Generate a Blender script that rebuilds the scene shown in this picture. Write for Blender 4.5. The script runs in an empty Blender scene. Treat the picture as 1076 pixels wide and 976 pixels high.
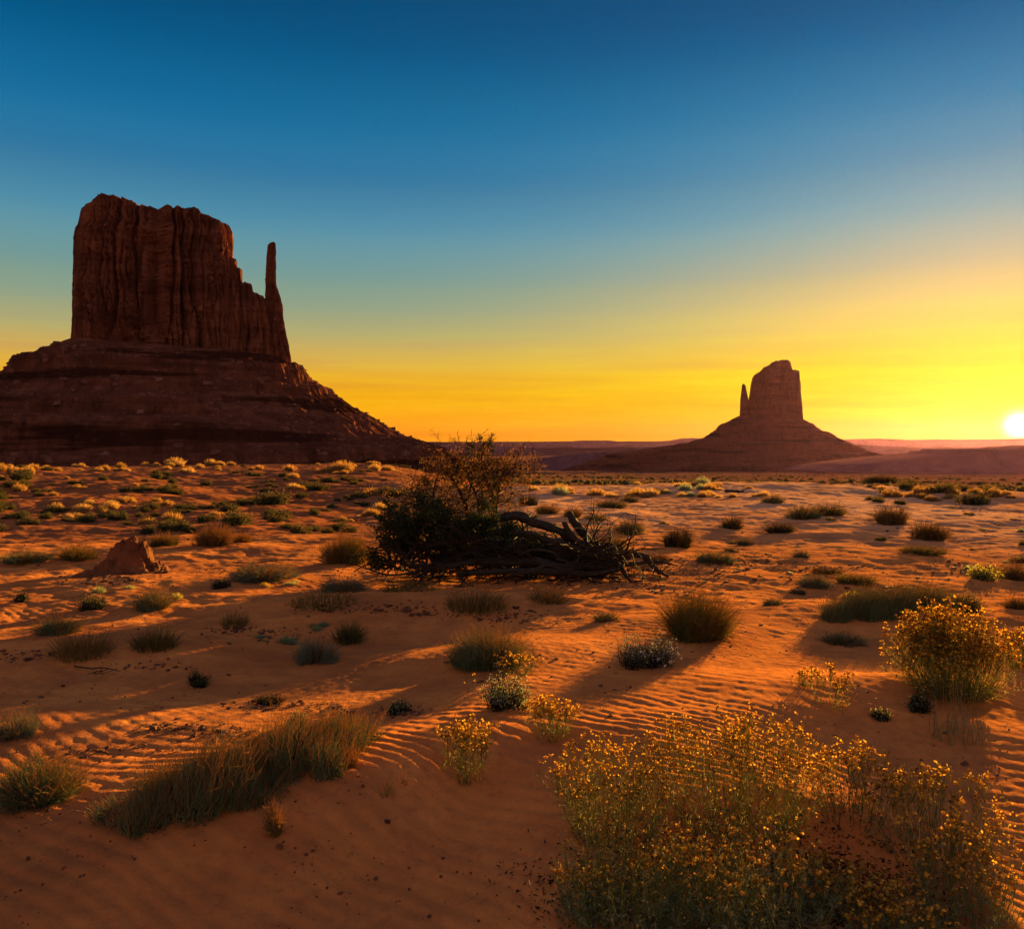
import bpy, math, random
import numpy as np

C = bpy.context.scene.collection
SC = bpy.context.scene
random.seed(7)
RNG = np.random.default_rng(11)
rad = math.radians

# ------------------------------------------------------------------ camera
EYE = 2.2
FPX, CX, HY = 900.0, 538.0, 464.0           # focal length, centre column and horizon row for a 1076 px wide frame
cd = bpy.data.cameras.new("camera")
cam = bpy.data.objects.new("camera", cd)
C.objects.link(cam)
cam.location = (0, 0, EYE)
cam.rotation_euler = (rad(90), 0, 0)
cd.sensor_width = 36.0
cd.lens = 36.0 * FPX / 1076.0
cd.shift_y = -(488.0 - HY) / 1076.0
cd.clip_start = 0.05
cd.clip_end = 60000.0
SC.camera = cam

# ------------------------------------------------------------------ light
SUN_AZ = 30.6          # degrees clockwise from the view direction (+Y)
SUN_EL = 6.3
SUN_STRENGTH = 5.0
EXPOSURE = 2.35
SKY = 0.196
HAZE = 3.2e-6
HAZE_G = 0.80
HAZE_COL = (.50, .24, .62, 1)
sd = bpy.data.lights.new("sun", 'SUN')
sun = bpy.data.objects.new("sun", sd)
C.objects.link(sun)
sd.energy = SUN_STRENGTH
sd.angle = rad(0.6)
sd.color = (1.0, 0.54, 0.10)
sun.location = (300, 500, 60)
sun.rotation_euler = (rad(90 - SUN_EL), 0, rad(180 - SUN_AZ))
vs = SC.view_settings
vs.view_transform = 'Standard'
vs.look = 'None'
vs.exposure = EXPOSURE
vs.gamma = 1.0
vs.use_curve_mapping = False
SC.cycles.max_bounces = 6
SC.cycles.diffuse_bounces = 2
SC.cycles.glossy_bounces = 1
SC.cycles.transmission_bounces = 3
SC.cycles.transparent_max_bounces = 6
SC.cycles.volume_bounces = 0
SC.cycles.use_denoising = True
SC.cycles.sample_clamp_indirect = 4.0


def lin(r, g, b):
    f = lambda c: (c / 255.0) / 12.92 if c <= 10 else ((c / 255.0 + 0.055) / 1.055) ** 2.4
    return (f(r), f(g), f(b), 1.0)


W = bpy.data.worlds.new("World")
SC.world = W
W.use_nodes = True
nt = W.node_tree
nt.nodes.clear()
N = nt.nodes.new
L = nt.links.new


def wmath(op, a, b=None, c=None):
    n = N('ShaderNodeMath')
    n.operation = op
    for i, v in enumerate((a, b, c)):
        if v is None:
            continue
        if isinstance(v, (int, float)):
            n.inputs[i].default_value = v
        else:
            L(v, n.inputs[i])
    return n.outputs[0]


def wmix(kind, f, a, b):
    n = N('ShaderNodeMix')
    n.data_type = 'RGBA'
    n.blend_type = kind
    n.clamp_factor = True
    for i, v in ((0, f), (6, a), (7, b)):
        if isinstance(v, (int, float, tuple)):
            n.inputs[i].default_value = v
        else:
            L(v, n.inputs[i])
    return n.outputs[2]


tc = N('ShaderNodeTexCoord')
sep = N('ShaderNodeSeparateXYZ')
L(tc.outputs['Generated'], sep.inputs[0])
ramp = N('ShaderNodeValToRGB')
ramp.color_ramp.interpolation = 'CARDINAL'
stops = [(.010, (250, 150, 8)), (.038, (248, 168, 8)), (.060, (240, 172, 25)), (.082, (225, 172, 60)), (.115, (188, 170, 105)), (.147, (150, 162, 130)), (.179, (122, 155, 145)),
         (.231, (88, 145, 165)), (.281, (55, 122, 160)), (.329, (28, 112, 158)), (.392, (3, 92, 140)), (.458, (0, 74, 120)), (.6, (24, 84, 132)), (.9, (130, 118, 150))]  # last stops: zenith out of view, brightened to fill the ground
el = ramp.color_ramp.elements
while len(el) < len(stops):
    el.new(0.5)
for e, (p, c) in zip(el, stops):
    e.position = p
    e.color = lin(*c)
L(sep.outputs[2], ramp.inputs[0])
# direction of the visible sun
VE = rad(0.95)
sv = (math.sin(rad(SUN_AZ)) * math.cos(VE), math.cos(rad(SUN_AZ)) * math.cos(VE), math.sin(VE))
dp = N('ShaderNodeVectorMath')
dp.operation = 'DOT_PRODUCT'
L(tc.outputs['Generated'], dp.inputs[0])
dp.inputs[1].default_value = sv
dot = wmath('MAXIMUM', dp.outputs['Value'], 0.0)
wide = wmath('POWER', dot, 7.0)
mid = wmath('POWER', dot, 60.0)
tight = wmath('POWER', dot, 900.0)
core = wmath('POWER', dot, 22000.0)
# a second ramp: the sky straight above the sun
ramp2 = N('ShaderNodeValToRGB')
ramp2.color_ramp.interpolation = 'CARDINAL'
st2 = [(.010, (255, 190, 0)), (.038, (255, 222, 3)), (.060, (255, 226, 6)), (.082, (255, 220, 30)), (.115, (250, 214, 80)), (.147, (238, 206, 112)), (.179, (206, 190, 138)),
       (.231, (150, 178, 170)), (.281, (105, 162, 180)), (.329, (72, 148, 182)), (.392, (30, 122, 168)), (.458, (2, 94, 144)), (.6, (24, 84, 132)), (.9, (130, 118, 150))]  # ends in the same zenith, brightened as ground fill
el = ramp2.color_ramp.elements
while len(el) < len(st2):
    el.new(0.5)
for e, (p, c) in zip(el, st2):
    e.position = p
    e.color = lin(*c)
L(sep.outputs[2], ramp2.inputs[0])
col = wmix('MIX', wmath('POWER', dot, 12.0), ramp.outputs[0], ramp2.outputs[0])
col = wmix('ADD', mid, col, (0.05, 0.04, 0.0, 1))
col = wmix('ADD', tight, col, (0.7, 0.42, 0.0, 1))
col = wmix('ADD', core, col, (8.0, 7.0, 3.0, 1))
# the half of the sky away from the sunset: a warm glow added out of view to fill the ground
back = wmath('MAXIMUM', wmath('MULTIPLY', sep.outputs[1], -1.0), 0.0)
back = wmath('POWER', back, 0.7)
col = wmix('ADD', back, col, (0.30, 0.155, 0.10, 1))
# faint streaks of thin dust and cloud low over the horizon
smp = N('ShaderNodeMapping')
smp.inputs['Scale'].default_value = (2.2, 2.2, 42.0)
L(tc.outputs['Generated'], smp.inputs[0])
snz = N('ShaderNodeTexNoise')
snz.inputs['Scale'].default_value = 1.6
snz.inputs['Detail'].default_value = 5.0
snz.inputs['Roughness'].default_value = .6
L(smp.outputs[0], snz.inputs['Vector'])
low = wmath('MAXIMUM', wmath('SUBTRACT', 1.0, wmath('MULTIPLY', wmath('ABSOLUTE', wmath('SUBTRACT', sep.outputs[2], .04)), 9.0)), 0.0)
stk = wmath('MULTIPLY', wmath('MULTIPLY', wmath('SUBTRACT', snz.outputs[0], .5), 1.1), low)
scl = wmath('ADD', 1.0, stk)
cmb = N('ShaderNodeCombineXYZ')
L(wmath('ADD', 1.0, wmath('MULTIPLY', stk, .35)), cmb.inputs[0])
L(scl, cmb.inputs[1])
L(wmath('SUBTRACT', 1.0, stk), cmb.inputs[2])
col = wmix('MULTIPLY', 1.0, col, cmb.outputs[0])
nish = N('ShaderNodeTexSky')
nish.sky_type = 'NISHITA'
nish.sun_disc = False
nish.sun_elevation = rad(SUN_EL)
nish.sun_rotation = rad(SUN_AZ)
nish.dust_density = 2.0
bg1 = N('ShaderNodeBackground')
L(col, bg1.inputs[0])
bg1.inputs[1].default_value = SKY
bg2 = N('ShaderNodeBackground')
L(nish.outputs[0], bg2.inputs[0])
bg2.inputs[1].default_value = 0.0002
add = N('ShaderNodeAddShader')
L(bg1.outputs[0], add.inputs[0])
L(bg2.outputs[0], add.inputs[1])
wo = N('ShaderNodeOutputWorld')
L(add.outputs[0], wo.inputs[0])
W.cycles.sampling_method = 'MANUAL'
W.cycles.sample_map_resolution = 1024

# ------------------------------------------------------------------ noise


def _hash(ix, iy, seed):
    h = (ix.astype(np.int64) * 374761393 + iy.astype(np.int64) * 668265263 + seed * 974634777) & 0xFFFFFFFF
    h = ((h ^ (h >> 13)) * 1274126177) & 0xFFFFFFFF
    h = h ^ (h >> 16)
    return (h & 0xFFFF).astype(np.float64) / 65535.0


def noise(x, y, seed=0):
    """gradient noise, about -1..1"""
    x = np.asarray(x, float)
    y = np.asarray(y, float)
    ix = np.floor(x)
    iy = np.floor(y)
    fx = x - ix
    fy = y - iy
    u = fx * fx * fx * (fx * (fx * 6 - 15) + 10)
    v = fy * fy * fy * (fy * (fy * 6 - 15) + 10)

    def g(a, b, dx, dy):
        t = _hash(ix + a, iy + b, seed) * 2 * np.pi
        return np.cos(t) * dx + np.sin(t) * dy
    n0 = g(0, 0, fx, fy) * (1 - u) + g(1, 0, fx - 1, fy) * u
    n1 = g(0, 1, fx, fy - 1) * (1 - u) + g(1, 1, fx - 1, fy - 1) * u
    return (n0 * (1 - v) + n1 * v) * 1.5


def fbm(x, y, oct=4, seed=0, gain=0.5):
    s = 0.0
    a = 1.0
    t = 0.0
    for i in range(oct):
        s = s + a * noise(x * 2 ** i, y * 2 ** i, seed + i * 17)
        t += a
        a *= gain
    return s / t * 1.3


def sstep(a, b, x):
    t = np.clip((x - a) / (b - a), 0, 1)
    return t * t * (3 - 2 * t)


# ------------------------------------------------------------------ the lie of the land
LP = [(0, 0), (16, 0.0), (22, -.10), (29, -.85), (36, -.95), (50, -.45), (70, -.10), (88, -.18), (100, -.50), (125, -2.5), (200, -7), (500, -22), (1000, -32),
      (2300, -75), (5000, -92), (12000, -96), (40000, -96)]
RP = [(0, 0), (30, 0.05), (40, .06), (48, -.45), (62, -1.6), (85, -3.1), (110, -4.2), (300, -11), (1000, -36), (2300, -76), (5000, -92), (12000, -96), (40000, -96)]
_q = np.linspace(0, math.log(40001), 1600)


def _prof(P):
    d = np.exp(_q) - 1
    z = np.interp(d, [p[0] for p in P], [p[1] for p in P])
    k = np.hanning(31)
    k /= k.sum()
    return np.convolve(np.pad(z, 15, mode='edge'), k, mode='valid')


_LZ, _RZ = _prof(LP), _prof(RP)


def flat(px, py):
    y = EYE * FPX / (py - HY)
    return (px - CX) / FPX * y, y


MOUNDS = []      # (x, y, amplitude, half width across, half width along, rotation)


def mound(px, py, amp, sx, sy, rot=0.0):
    x, y = flat(px, py)
    MOUNDS.append((x, y, amp, sx, sy, rad(rot)))


# big dune forms of the foreground
DUNES = []       # crest line, height along it, width of the near face and of the far back


def dune(pts, near, far):
    P = sorted([(*flat(p[0], p[1]), p[2]) for p in pts])
    DUNES.append((np.array([p[0] for p in P]), np.array([p[1] for p in P]), np.array([p[2] for p in P]), near, far))


dune([(-200, 985, .0), (0, 962, .10), (150, 925, .16), (290, 888, .19), (400, 850, .24), (490, 815, .27), (570, 800, .27), (680, 802, .25), (800, 785, .20), (900, 770, .16), (1076, 790, .12), (1300, 800, .0)], .75, 2.0)
dune([(480, 960, .0), (600, 915, .12), (700, 880, .19), (800, 880, .22), (880, 900, .20), (980, 945, .16), (1100, 1020, .10), (1300, 1100, 0)], .38, .8)
mound(990, 748, 0.14, .9, .40, 0)         # bank under the big yellow bush
mound(850, 513, .32, 9, 6, 0)             # the sand rise on the right
mound(700, 672, 0.12, 1.2, .8, 8)
mound(930, 650, 0.10, 1.8, .9, 0)
mound(520, 700, 0.14, 1.4, .9, 0)
mound(240, 850, 0.14, 1.3, .8, 30)
mound(60, 760, .10, 1.4, .7, 10)
mound(440, 740, .07, .8, .5, 0)
mound(110, 690, .10, 1.8, 1.0, 0)
mound(140, 612, .10, 3.0, 1.2, 0)
mound(480, 640, .12, 2.5, 1.0, 0)
mound(340, 640, .10, 2.5, .8, 0)
mound(300, 735, -.06, 1.5, .6, 0)
mound(30, 650, -.06, 2.0, 1.0, 0)


def terrain(x, y, ripples=False):
    x = np.asarray(x, float)
    y = np.asarray(y, float)
    d = np.hypot(x, y)
    az = np.arctan2(x, y)
    q = np.log(d + 1)
    w = sstep(-0.17, 0.04, az)
    z = np.interp(q, _q, _LZ) * (1 - w) + np.interp(q, _q, _RZ) * w
    # long dunes and hummocks
    near = 1 - sstep(60, 160, d)
    z = z + near * 0.16 * fbm(x / 6.5 + 3.1, y / 5.0 + 1.7, 3, 5) * sstep(1, 6, d)
    z = z + near * 0.10 * fbm(x / 2.0, y / 1.6, 3, 9) * sstep(12, 26, d) * (1 - .6 * w * sstep(20, 30, d))
    z = z + near * (1 - .65 * w) * sstep(24, 45, d) * (0.30 * fbm(x / 9.0, y / 12.0, 3, 21) + .12 * np.abs(fbm(x / 2.6, y / 3.2, 2, 23)))
    z = z + near * 0.022 * fbm(x / .5, y / .4, 3, 31) * (0.35 + sstep(9, 12, d))
    far = sstep(140, 500, d)
    z = z + far * 2.2 * fbm(x / 130.0, y / 130.0, 4, 41)
    z = z + sstep(1500, 4000, d) * 6.0 * fbm(x / 900.0, y / 900.0, 4, 43)
    for (mx, my, a, sx, sy, r) in MOUNDS:
        c, s = math.cos(r), math.sin(r)
        m = (np.abs(x - mx) < 4 * max(sx, sy)) & (np.abs(y - my) < 4 * max(sx, sy))
        if not np.any(m):
            continue
        dx = np.where(m, x - mx, 0.0)
        dy = np.where(m, y - my, 0.0)
        u = (dx * c + dy * s) / sx
        v = (-dx * s + dy * c) / sy
        z = z + np.where(m, a * np.exp(-(u * u + v * v)), 0.0)
    for (cx_, cy_, ch_, nr_, fr_) in DUNES:
        yc = np.interp(x, cx_, cy_) + .12 * noise(x / .9, x * 0 + nr_ * 9, 77)
        hc = np.interp(x, cx_, ch_)
        v = y - yc
        v = np.where(v < 0, v / nr_, v / fr_)
        ok = (np.abs(v) < 4) & (y > 0)
        # a slightly sharpened crest
        z = z + np.where(ok, hc * (.6 * np.exp(-v * v) + .4 * np.exp(-np.sqrt(v * v + .02) * 1.6)), 0.0)
    if ripples:
        m = d < 26
        if np.any(m):
            xs = x[m]
            ys = y[m]
            dd = d[m]
            wx = fbm(xs / 1.7, ys / 1.7, 2, 51)
            wy = noise(xs / .45, ys / .45, 57)
            ph = (xs * 0.55 + ys * 0.84) / 0.125 * 2 * np.pi + wx * 11.0 + wy * 1.1
            s = np.sin(ph)
            rip = (s + 0.22 * np.sin(2 * ph + .6)) * 0.5
            nf_ = 1 - sstep(5.4, 7.0, dd)
            amp = 0.0058 * np.maximum(.8 * nf_, .30 + .70 * sstep(-.35, .35, fbm(xs / 2.6 + 9, ys / 2.2, 2, 61) + .12)) * (.75 + .5 * noise(xs / .6, ys / .5, 63)) * (1 + 1.3 * nf_)
            z[m] += rip * amp * (1 - sstep(11, 24, dd))
            z[m] += 0.0045 * fbm(xs / .09, ys / .09, 2, 71) * (1 - sstep(6, 16, dd))
    return z


def tz(x, y):
    return float(terrain(np.array([x]), np.array([y]))[0])


_S = np.exp(np.linspace(math.log(1.5), math.log(2600.0), 900))


def at(px, py):
    """the point of the ground seen at a pixel of the photograph"""
    ax = (px - CX) / FPX
    az_ = (HY - py) / FPX
    h = EYE + az_ * _S - terrain(ax * _S, _S)
    i = int(np.argmax(h < 0)) if np.any(h < 0) else int(np.argmin(h))
    if i == 0 or not np.any(h < 0):
        t = _S[i]
    else:
        t = _S[i - 1] + (_S[i] - _S[i - 1]) * h[i - 1] / (h[i - 1] - h[i] + 1e-9)
    x, y = ax * t, t
    return x, y, tz(x, y)


# ------------------------------------------------------------------ mesh helpers
def mesh_from(name, V, F, smooth=True):
    V = np.ascontiguousarray(V, dtype=np.float32)
    F = np.ascontiguousarray(F, dtype=np.int32)
    me = bpy.data.meshes.new(name)
    k = F.shape[1]
    me.vertices.add(len(V))
    me.vertices.foreach_set('co', V.ravel())
    me.loops.add(F.size)
    me.loops.foreach_set('vertex_index', F.ravel())
    me.polygons.add(len(F))
    me.polygons.foreach_set('loop_start', np.arange(0, F.size, k, dtype=np.int32))
    me.polygons.foreach_set('loop_total', np.full(len(F), k, dtype=np.int32))
    me.polygons.foreach_set('use_smooth', np.full(len(F), smooth, dtype=bool))
    me.update(calc_edges=True)
    me.validate()
    return me


def obj(name, me, mat=None, parent=None, loc=None):
    o = bpy.data.objects.new(name, me)
    C.objects.link(o)
    if mat is not None:
        me.materials.append(mat)
    if parent is not None:
        o.parent = parent
    if loc is not None:
        o.location = loc
    return o


def tag(o, label=None, cat=None, group=None, kind=None):
    if label:
        o['label'] = label
    if cat:
        o['category'] = cat
    if group:
        o['group'] = group
    if kind:
        o['kind'] = kind
    return o


def empty(name, loc=(0, 0, 0)):
    o = bpy.data.objects.new(name, None)
    C.objects.link(o)
    o.location = loc
    o.empty_display_size = 0.1
    return o


class Bag:
    """collects quads of several shapes into one mesh"""

    def __init__(self):
        self.V = []
        self.F = []
        self.n = 0

    def add(self, V, F):
        self.V.append(V)
        self.F.append(F + self.n)
        self.n += len(V)

    def tubes(self, P, R, sides=3):
        """P (n,k,3) centre lines, R (n,k) radii"""
        n, k, _ = P.shape
        T = np.gradient(P, axis=1)
        T /= np.linalg.norm(T, axis=2, keepdims=True) + 1e-9
        ref = np.zeros_like(T)
        ref[..., 0] = 1
        flip = np.abs(T[..., 0]) > .9
        ref[flip] = (0, 1, 0)
        A = np.cross(T, ref)
        A /= np.linalg.norm(A, axis=2, keepdims=True) + 1e-9
        B = np.cross(T, A)
        rings = []
        for s in range(sides):
            a = 2 * math.pi * s / sides
            rings.append(P + (A * math.cos(a) + B * math.sin(a)) * R[..., None])
        V = np.stack(rings, axis=2)             # n,k,sides,3
        idx = np.arange(n * k * sides).reshape(n, k, sides)
        a = idx[:, :-1, :]
        b = idx[:, 1:, :]
        F = np.stack([a, np.roll(a, -1, axis=2), np.roll(b, -1, axis=2), b], axis=-1).reshape(-1, 4)
        self.add(V.reshape(-1, 3), F)

    def ribbons(self, P, Wd, side):
        """P (n,k,3), Wd (n,k) half widths, side (n,3) directions"""
        n, k, _ = P.shape
        S = side[:, None, :] * Wd[..., None]
        V = np.stack([P - S, P + S], axis=2)
        idx = np.arange(n * k * 2).reshape(n, k, 2)
        F = np.stack([idx[:, :-1, 0], idx[:, :-1, 1], idx[:, 1:, 1], idx[:, 1:, 0]], axis=-1).reshape(-1, 4)
        self.add(V.reshape(-1, 3), F)

    def leaves(self, c, size, rng, flatness=0.0, aspect=.45):
        """kite shaped leaves at points c (n,3)"""
        n = len(c)
        u = rng.normal(size=(n, 3))
        u[:, 2] = u[:, 2] * (1 - flatness) + .3
        u /= np.linalg.norm(u, axis=1, keepdims=True)
        v = np.cross(u, rng.normal(size=(n, 3)))
        v /= np.linalg.norm(v, axis=1, keepdims=True) + 1e-9
        s = (size * rng.uniform(.6, 1.3, n))[:, None]
        V = np.stack([c, c + u * s * .5 + v * s * aspect * .5, c + u * s, c + u * s * .5 - v * s * aspect * .5], axis=1)
        F = np.arange(n * 4).reshape(n, 4)
        self.add(V.reshape(-1, 3), F)

    def lumps(self, c, r, rng, squash=.75, seg=5):
        """small rough domes: flower heads, clods"""
        n = len(c)
        rows = 3
        Vs = []
        for i in range(rows):
            t = (i / (rows - 1)) * math.pi * .92 + .12
            for j in range(seg):
                a = 2 * math.pi * (j + .5 * (i % 2)) / seg
                rr = r * math.sin(t) * rng.uniform(.7, 1.25, n)
                Vs.append(np.stack([c[:, 0] + rr * math.cos(a), c[:, 1] + rr * math.sin(a), c[:, 2] + r * squash * math.cos(t) * rng.uniform(.8, 1.2, n)], axis=1))
        V = np.stack(Vs, axis=1)
        idx = np.arange(n * rows * seg).reshape(n, rows, seg)
        a = idx[:, :-1, :]
        b = idx[:, 1:, :]
        F = np.stack([a, np.roll(a, -1, axis=2), np.roll(b, -1, axis=2), b], axis=-1).reshape(-1, 4)
        self.add(V.reshape(-1, 3), F)

    def mesh(self, name, smooth=True):
        return mesh_from(name, np.concatenate(self.V), np.concatenate(self.F), smooth)


# ------------------------------------------------------------------ materials
class Mat:
    def __init__(self, name):
        self.m = bpy.data.materials.new(name)
        self.m.use_nodes = True
        self.t = self.m.node_tree
        self.t.nodes.clear()
        self.out = self.n('ShaderNodeOutputMaterial')

    def n(self, t, **kw):
        x = self.t.nodes.new(t)
        for k, v in kw.items():
            setattr(x, k, v)
        return x

    def l(self, a, b):
        self.t.links.new(a, b)

    def pos(self, scale=(1, 1, 1), obj_space=False):
        if obj_space:
            g = self.n('ShaderNodeTexCoord').outputs['Object']
        else:
            g = self.n('ShaderNodeNewGeometry').outputs['Position']
        mp = self.n('ShaderNodeMapping')
        mp.inputs['Scale'].default_value = scale
        self.l(g, mp.inputs[0])
        return mp.outputs[0]

    def noise(self, vec, scale, detail=4, rough=.55, dist=0.0):
        x = self.n('ShaderNodeTexNoise')
        x.inputs['Scale'].default_value = scale
        x.inputs['Detail'].default_value = detail
        x.inputs['Roughness'].default_value = rough
        x.inputs['Distortion'].default_value = dist
        self.l(vec, x.inputs['Vector'])
        return x.outputs[0]

    def ramp(self, fac, stops, interp='LINEAR'):
        r = self.n('ShaderNodeValToRGB')
        r.color_ramp.interpolation = interp
        e = r.color_ramp.elements
        while len(e) < len(stops):
            e.new(.5)
        for a, (p, c) in zip(e, stops):
            a.position = p
            a.color = (*c, 1) if len(c) == 3 else c
        self.l(fac, r.inputs[0])
        return r.outputs[0]

    def mix(self, f, a, b, kind='MIX'):
        x = self.n('ShaderNodeMix')
        x.data_type = 'RGBA'
        x.blend_type = kind
        for i, v in ((0, f), (6, a), (7, b)):
            if isinstance(v, (int, float)):
                x.inputs[i].default_value = v
            elif isinstance(v, tuple):
                x.inputs[i].default_value = (*v, 1) if len(v) == 3 else v
            else:
                self.l(v, x.inputs[i])
        return x.outputs[2]

    def math(self, op, a, b=0.0):
        x = self.n('ShaderNodeMath', operation=op)
        for i, v in enumerate((a, b)):
            if isinstance(v, (int, float)):
                x.inputs[i].default_value = v
            else:
                self.l(v, x.inputs[i])
        return x.outputs[0]

    def bump(self, h, dist, strength=1.0, prev=None):
        b = self.n('ShaderNodeBump')
        b.inputs['Distance'].default_value = dist
        b.inputs['Strength'].default_value = strength
        self.l(h, b.inputs['Height'])
        if prev is not None:
            self.l(prev, b.inputs['Normal'])
        return b.outputs[0]

    def finish(self, col, rough=.9, normal=None, spec=.2):
        p = self.n('ShaderNodeBsdfPrincipled')
        if isinstance(col, tuple):
            p.inputs['Base Color'].default_value = (*col, 1)
        else:
            self.l(col, p.inputs['Base Color'])
        p.inputs['Roughness'].default_value = rough
        p.inputs['Specular IOR Level'].default_value = spec
        if normal is not None:
            self.l(normal, p.inputs['Normal'])
        self.l(p.outputs[0], self.out.inputs[0])
        return self.m


def leaf_mat(name, stops, trans=.45, tcol=None):
    """diffuse + translucent foliage, a different shade for every leaf and every plant"""
    M = Mat(name)
    g = M.n('ShaderNodeNewGeometry')
    oi = M.n('ShaderNodeObjectInfo')
    f = M.math('ADD', M.math('MULTIPLY', g.outputs['Random Per Island'], .8), M.math('MULTIPLY', oi.outputs['Random'], .2))
    c = M.ramp(f, stops)
    d = M.n('ShaderNodeBsdfDiffuse')
    M.l(c, d.inputs[0])
    t = M.n('ShaderNodeBsdfTranslucent')
    M.l(M.mix(.6, c, tcol) if tcol else c, t.inputs[0])
    mx = M.n('ShaderNodeMixShader')
    mx.inputs[0].default_value = trans
    M.l(d.outputs[0], mx.inputs[1])
    M.l(t.outputs[0], mx.inputs[2])
    M.l(mx.outputs[0], M.out.inputs[0])
    return M.m


GREEN = leaf_mat('green_stems', [(0, (.080, .150, .080)), (.45, (.135, .225, .120)), (.8, (.23, .28, .13)), (1, (.40, .32, .14))], .40, (.42, .30, .08))
SAGE = leaf_mat('grey_leaves', [(0, (.12, .165, .115)), (.6, (.21, .26, .18)), (1, (.32, .32, .19))], .4, (.36, .32, .15))
GOLD = leaf_mat('dry_grass', [(0, (.20, .13, .05)), (.5, (.34, .21, .08)), (1, (.48, .32, .13))], .5, (.55, .30, .08))
OLIVE = leaf_mat('olive_stems', [(0, (.075, .120, .034)), (.5, (.15, .19, .050)), (.85, (.25, .23, .055)), (1, (.34, .24, .06))], .5, (.42, .30, .05))
RUST = leaf_mat('rusty_grass', [(0, (.10, .10, .038)), (.5, (.20, .16, .055)), (1, (.36, .21, .07))], .45, (.5, .25, .05))
FLOWER = leaf_mat('flower_heads', [(0, (.12, .06, .015)), (.4, (.27, .15, .03)), (.7, (.55, .33, .045)), (1, (.80, .52, .08))], .4, (.85, .42, .04))
PINK = leaf_mat('pink_petals', [(0, (.55, .30, .38)), (1, (.7, .5, .6))], .4)
MAUVE = leaf_mat('mauve_flowers', [(0, (.22, .18, .24)), (1, (.42, .36, .46))], .4)
DARKLEAF = leaf_mat('dark_scrub', [(0, (.030, .045, .022)), (.6, (.060, .080, .034)), (1, (.12, .10, .04))], .3, (.2, .1, .03))
JUNI = leaf_mat('juniper_foliage', [(0, (.020, .030, .014)), (.7, (.040, .052, .022)), (1, (.07, .06, .02))], .2)
BROWNLEAF = leaf_mat('withered_needles', [(0, (.060, .034, .014)), (.6, (.12, .062, .022)), (1, (.20, .09, .028))], .35, (.32, .13, .03))
STRAW = leaf_mat('brown_straw', [(0, (.14, .085, .030)), (.6, (.28, .165, .055)), (1, (.40, .25, .09))], .45, (.5, .24, .06))
PALE = leaf_mat('bleached_stalks', [(0, (.22, .19, .09)), (1, (.40, .33, .17))], .3)


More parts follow.
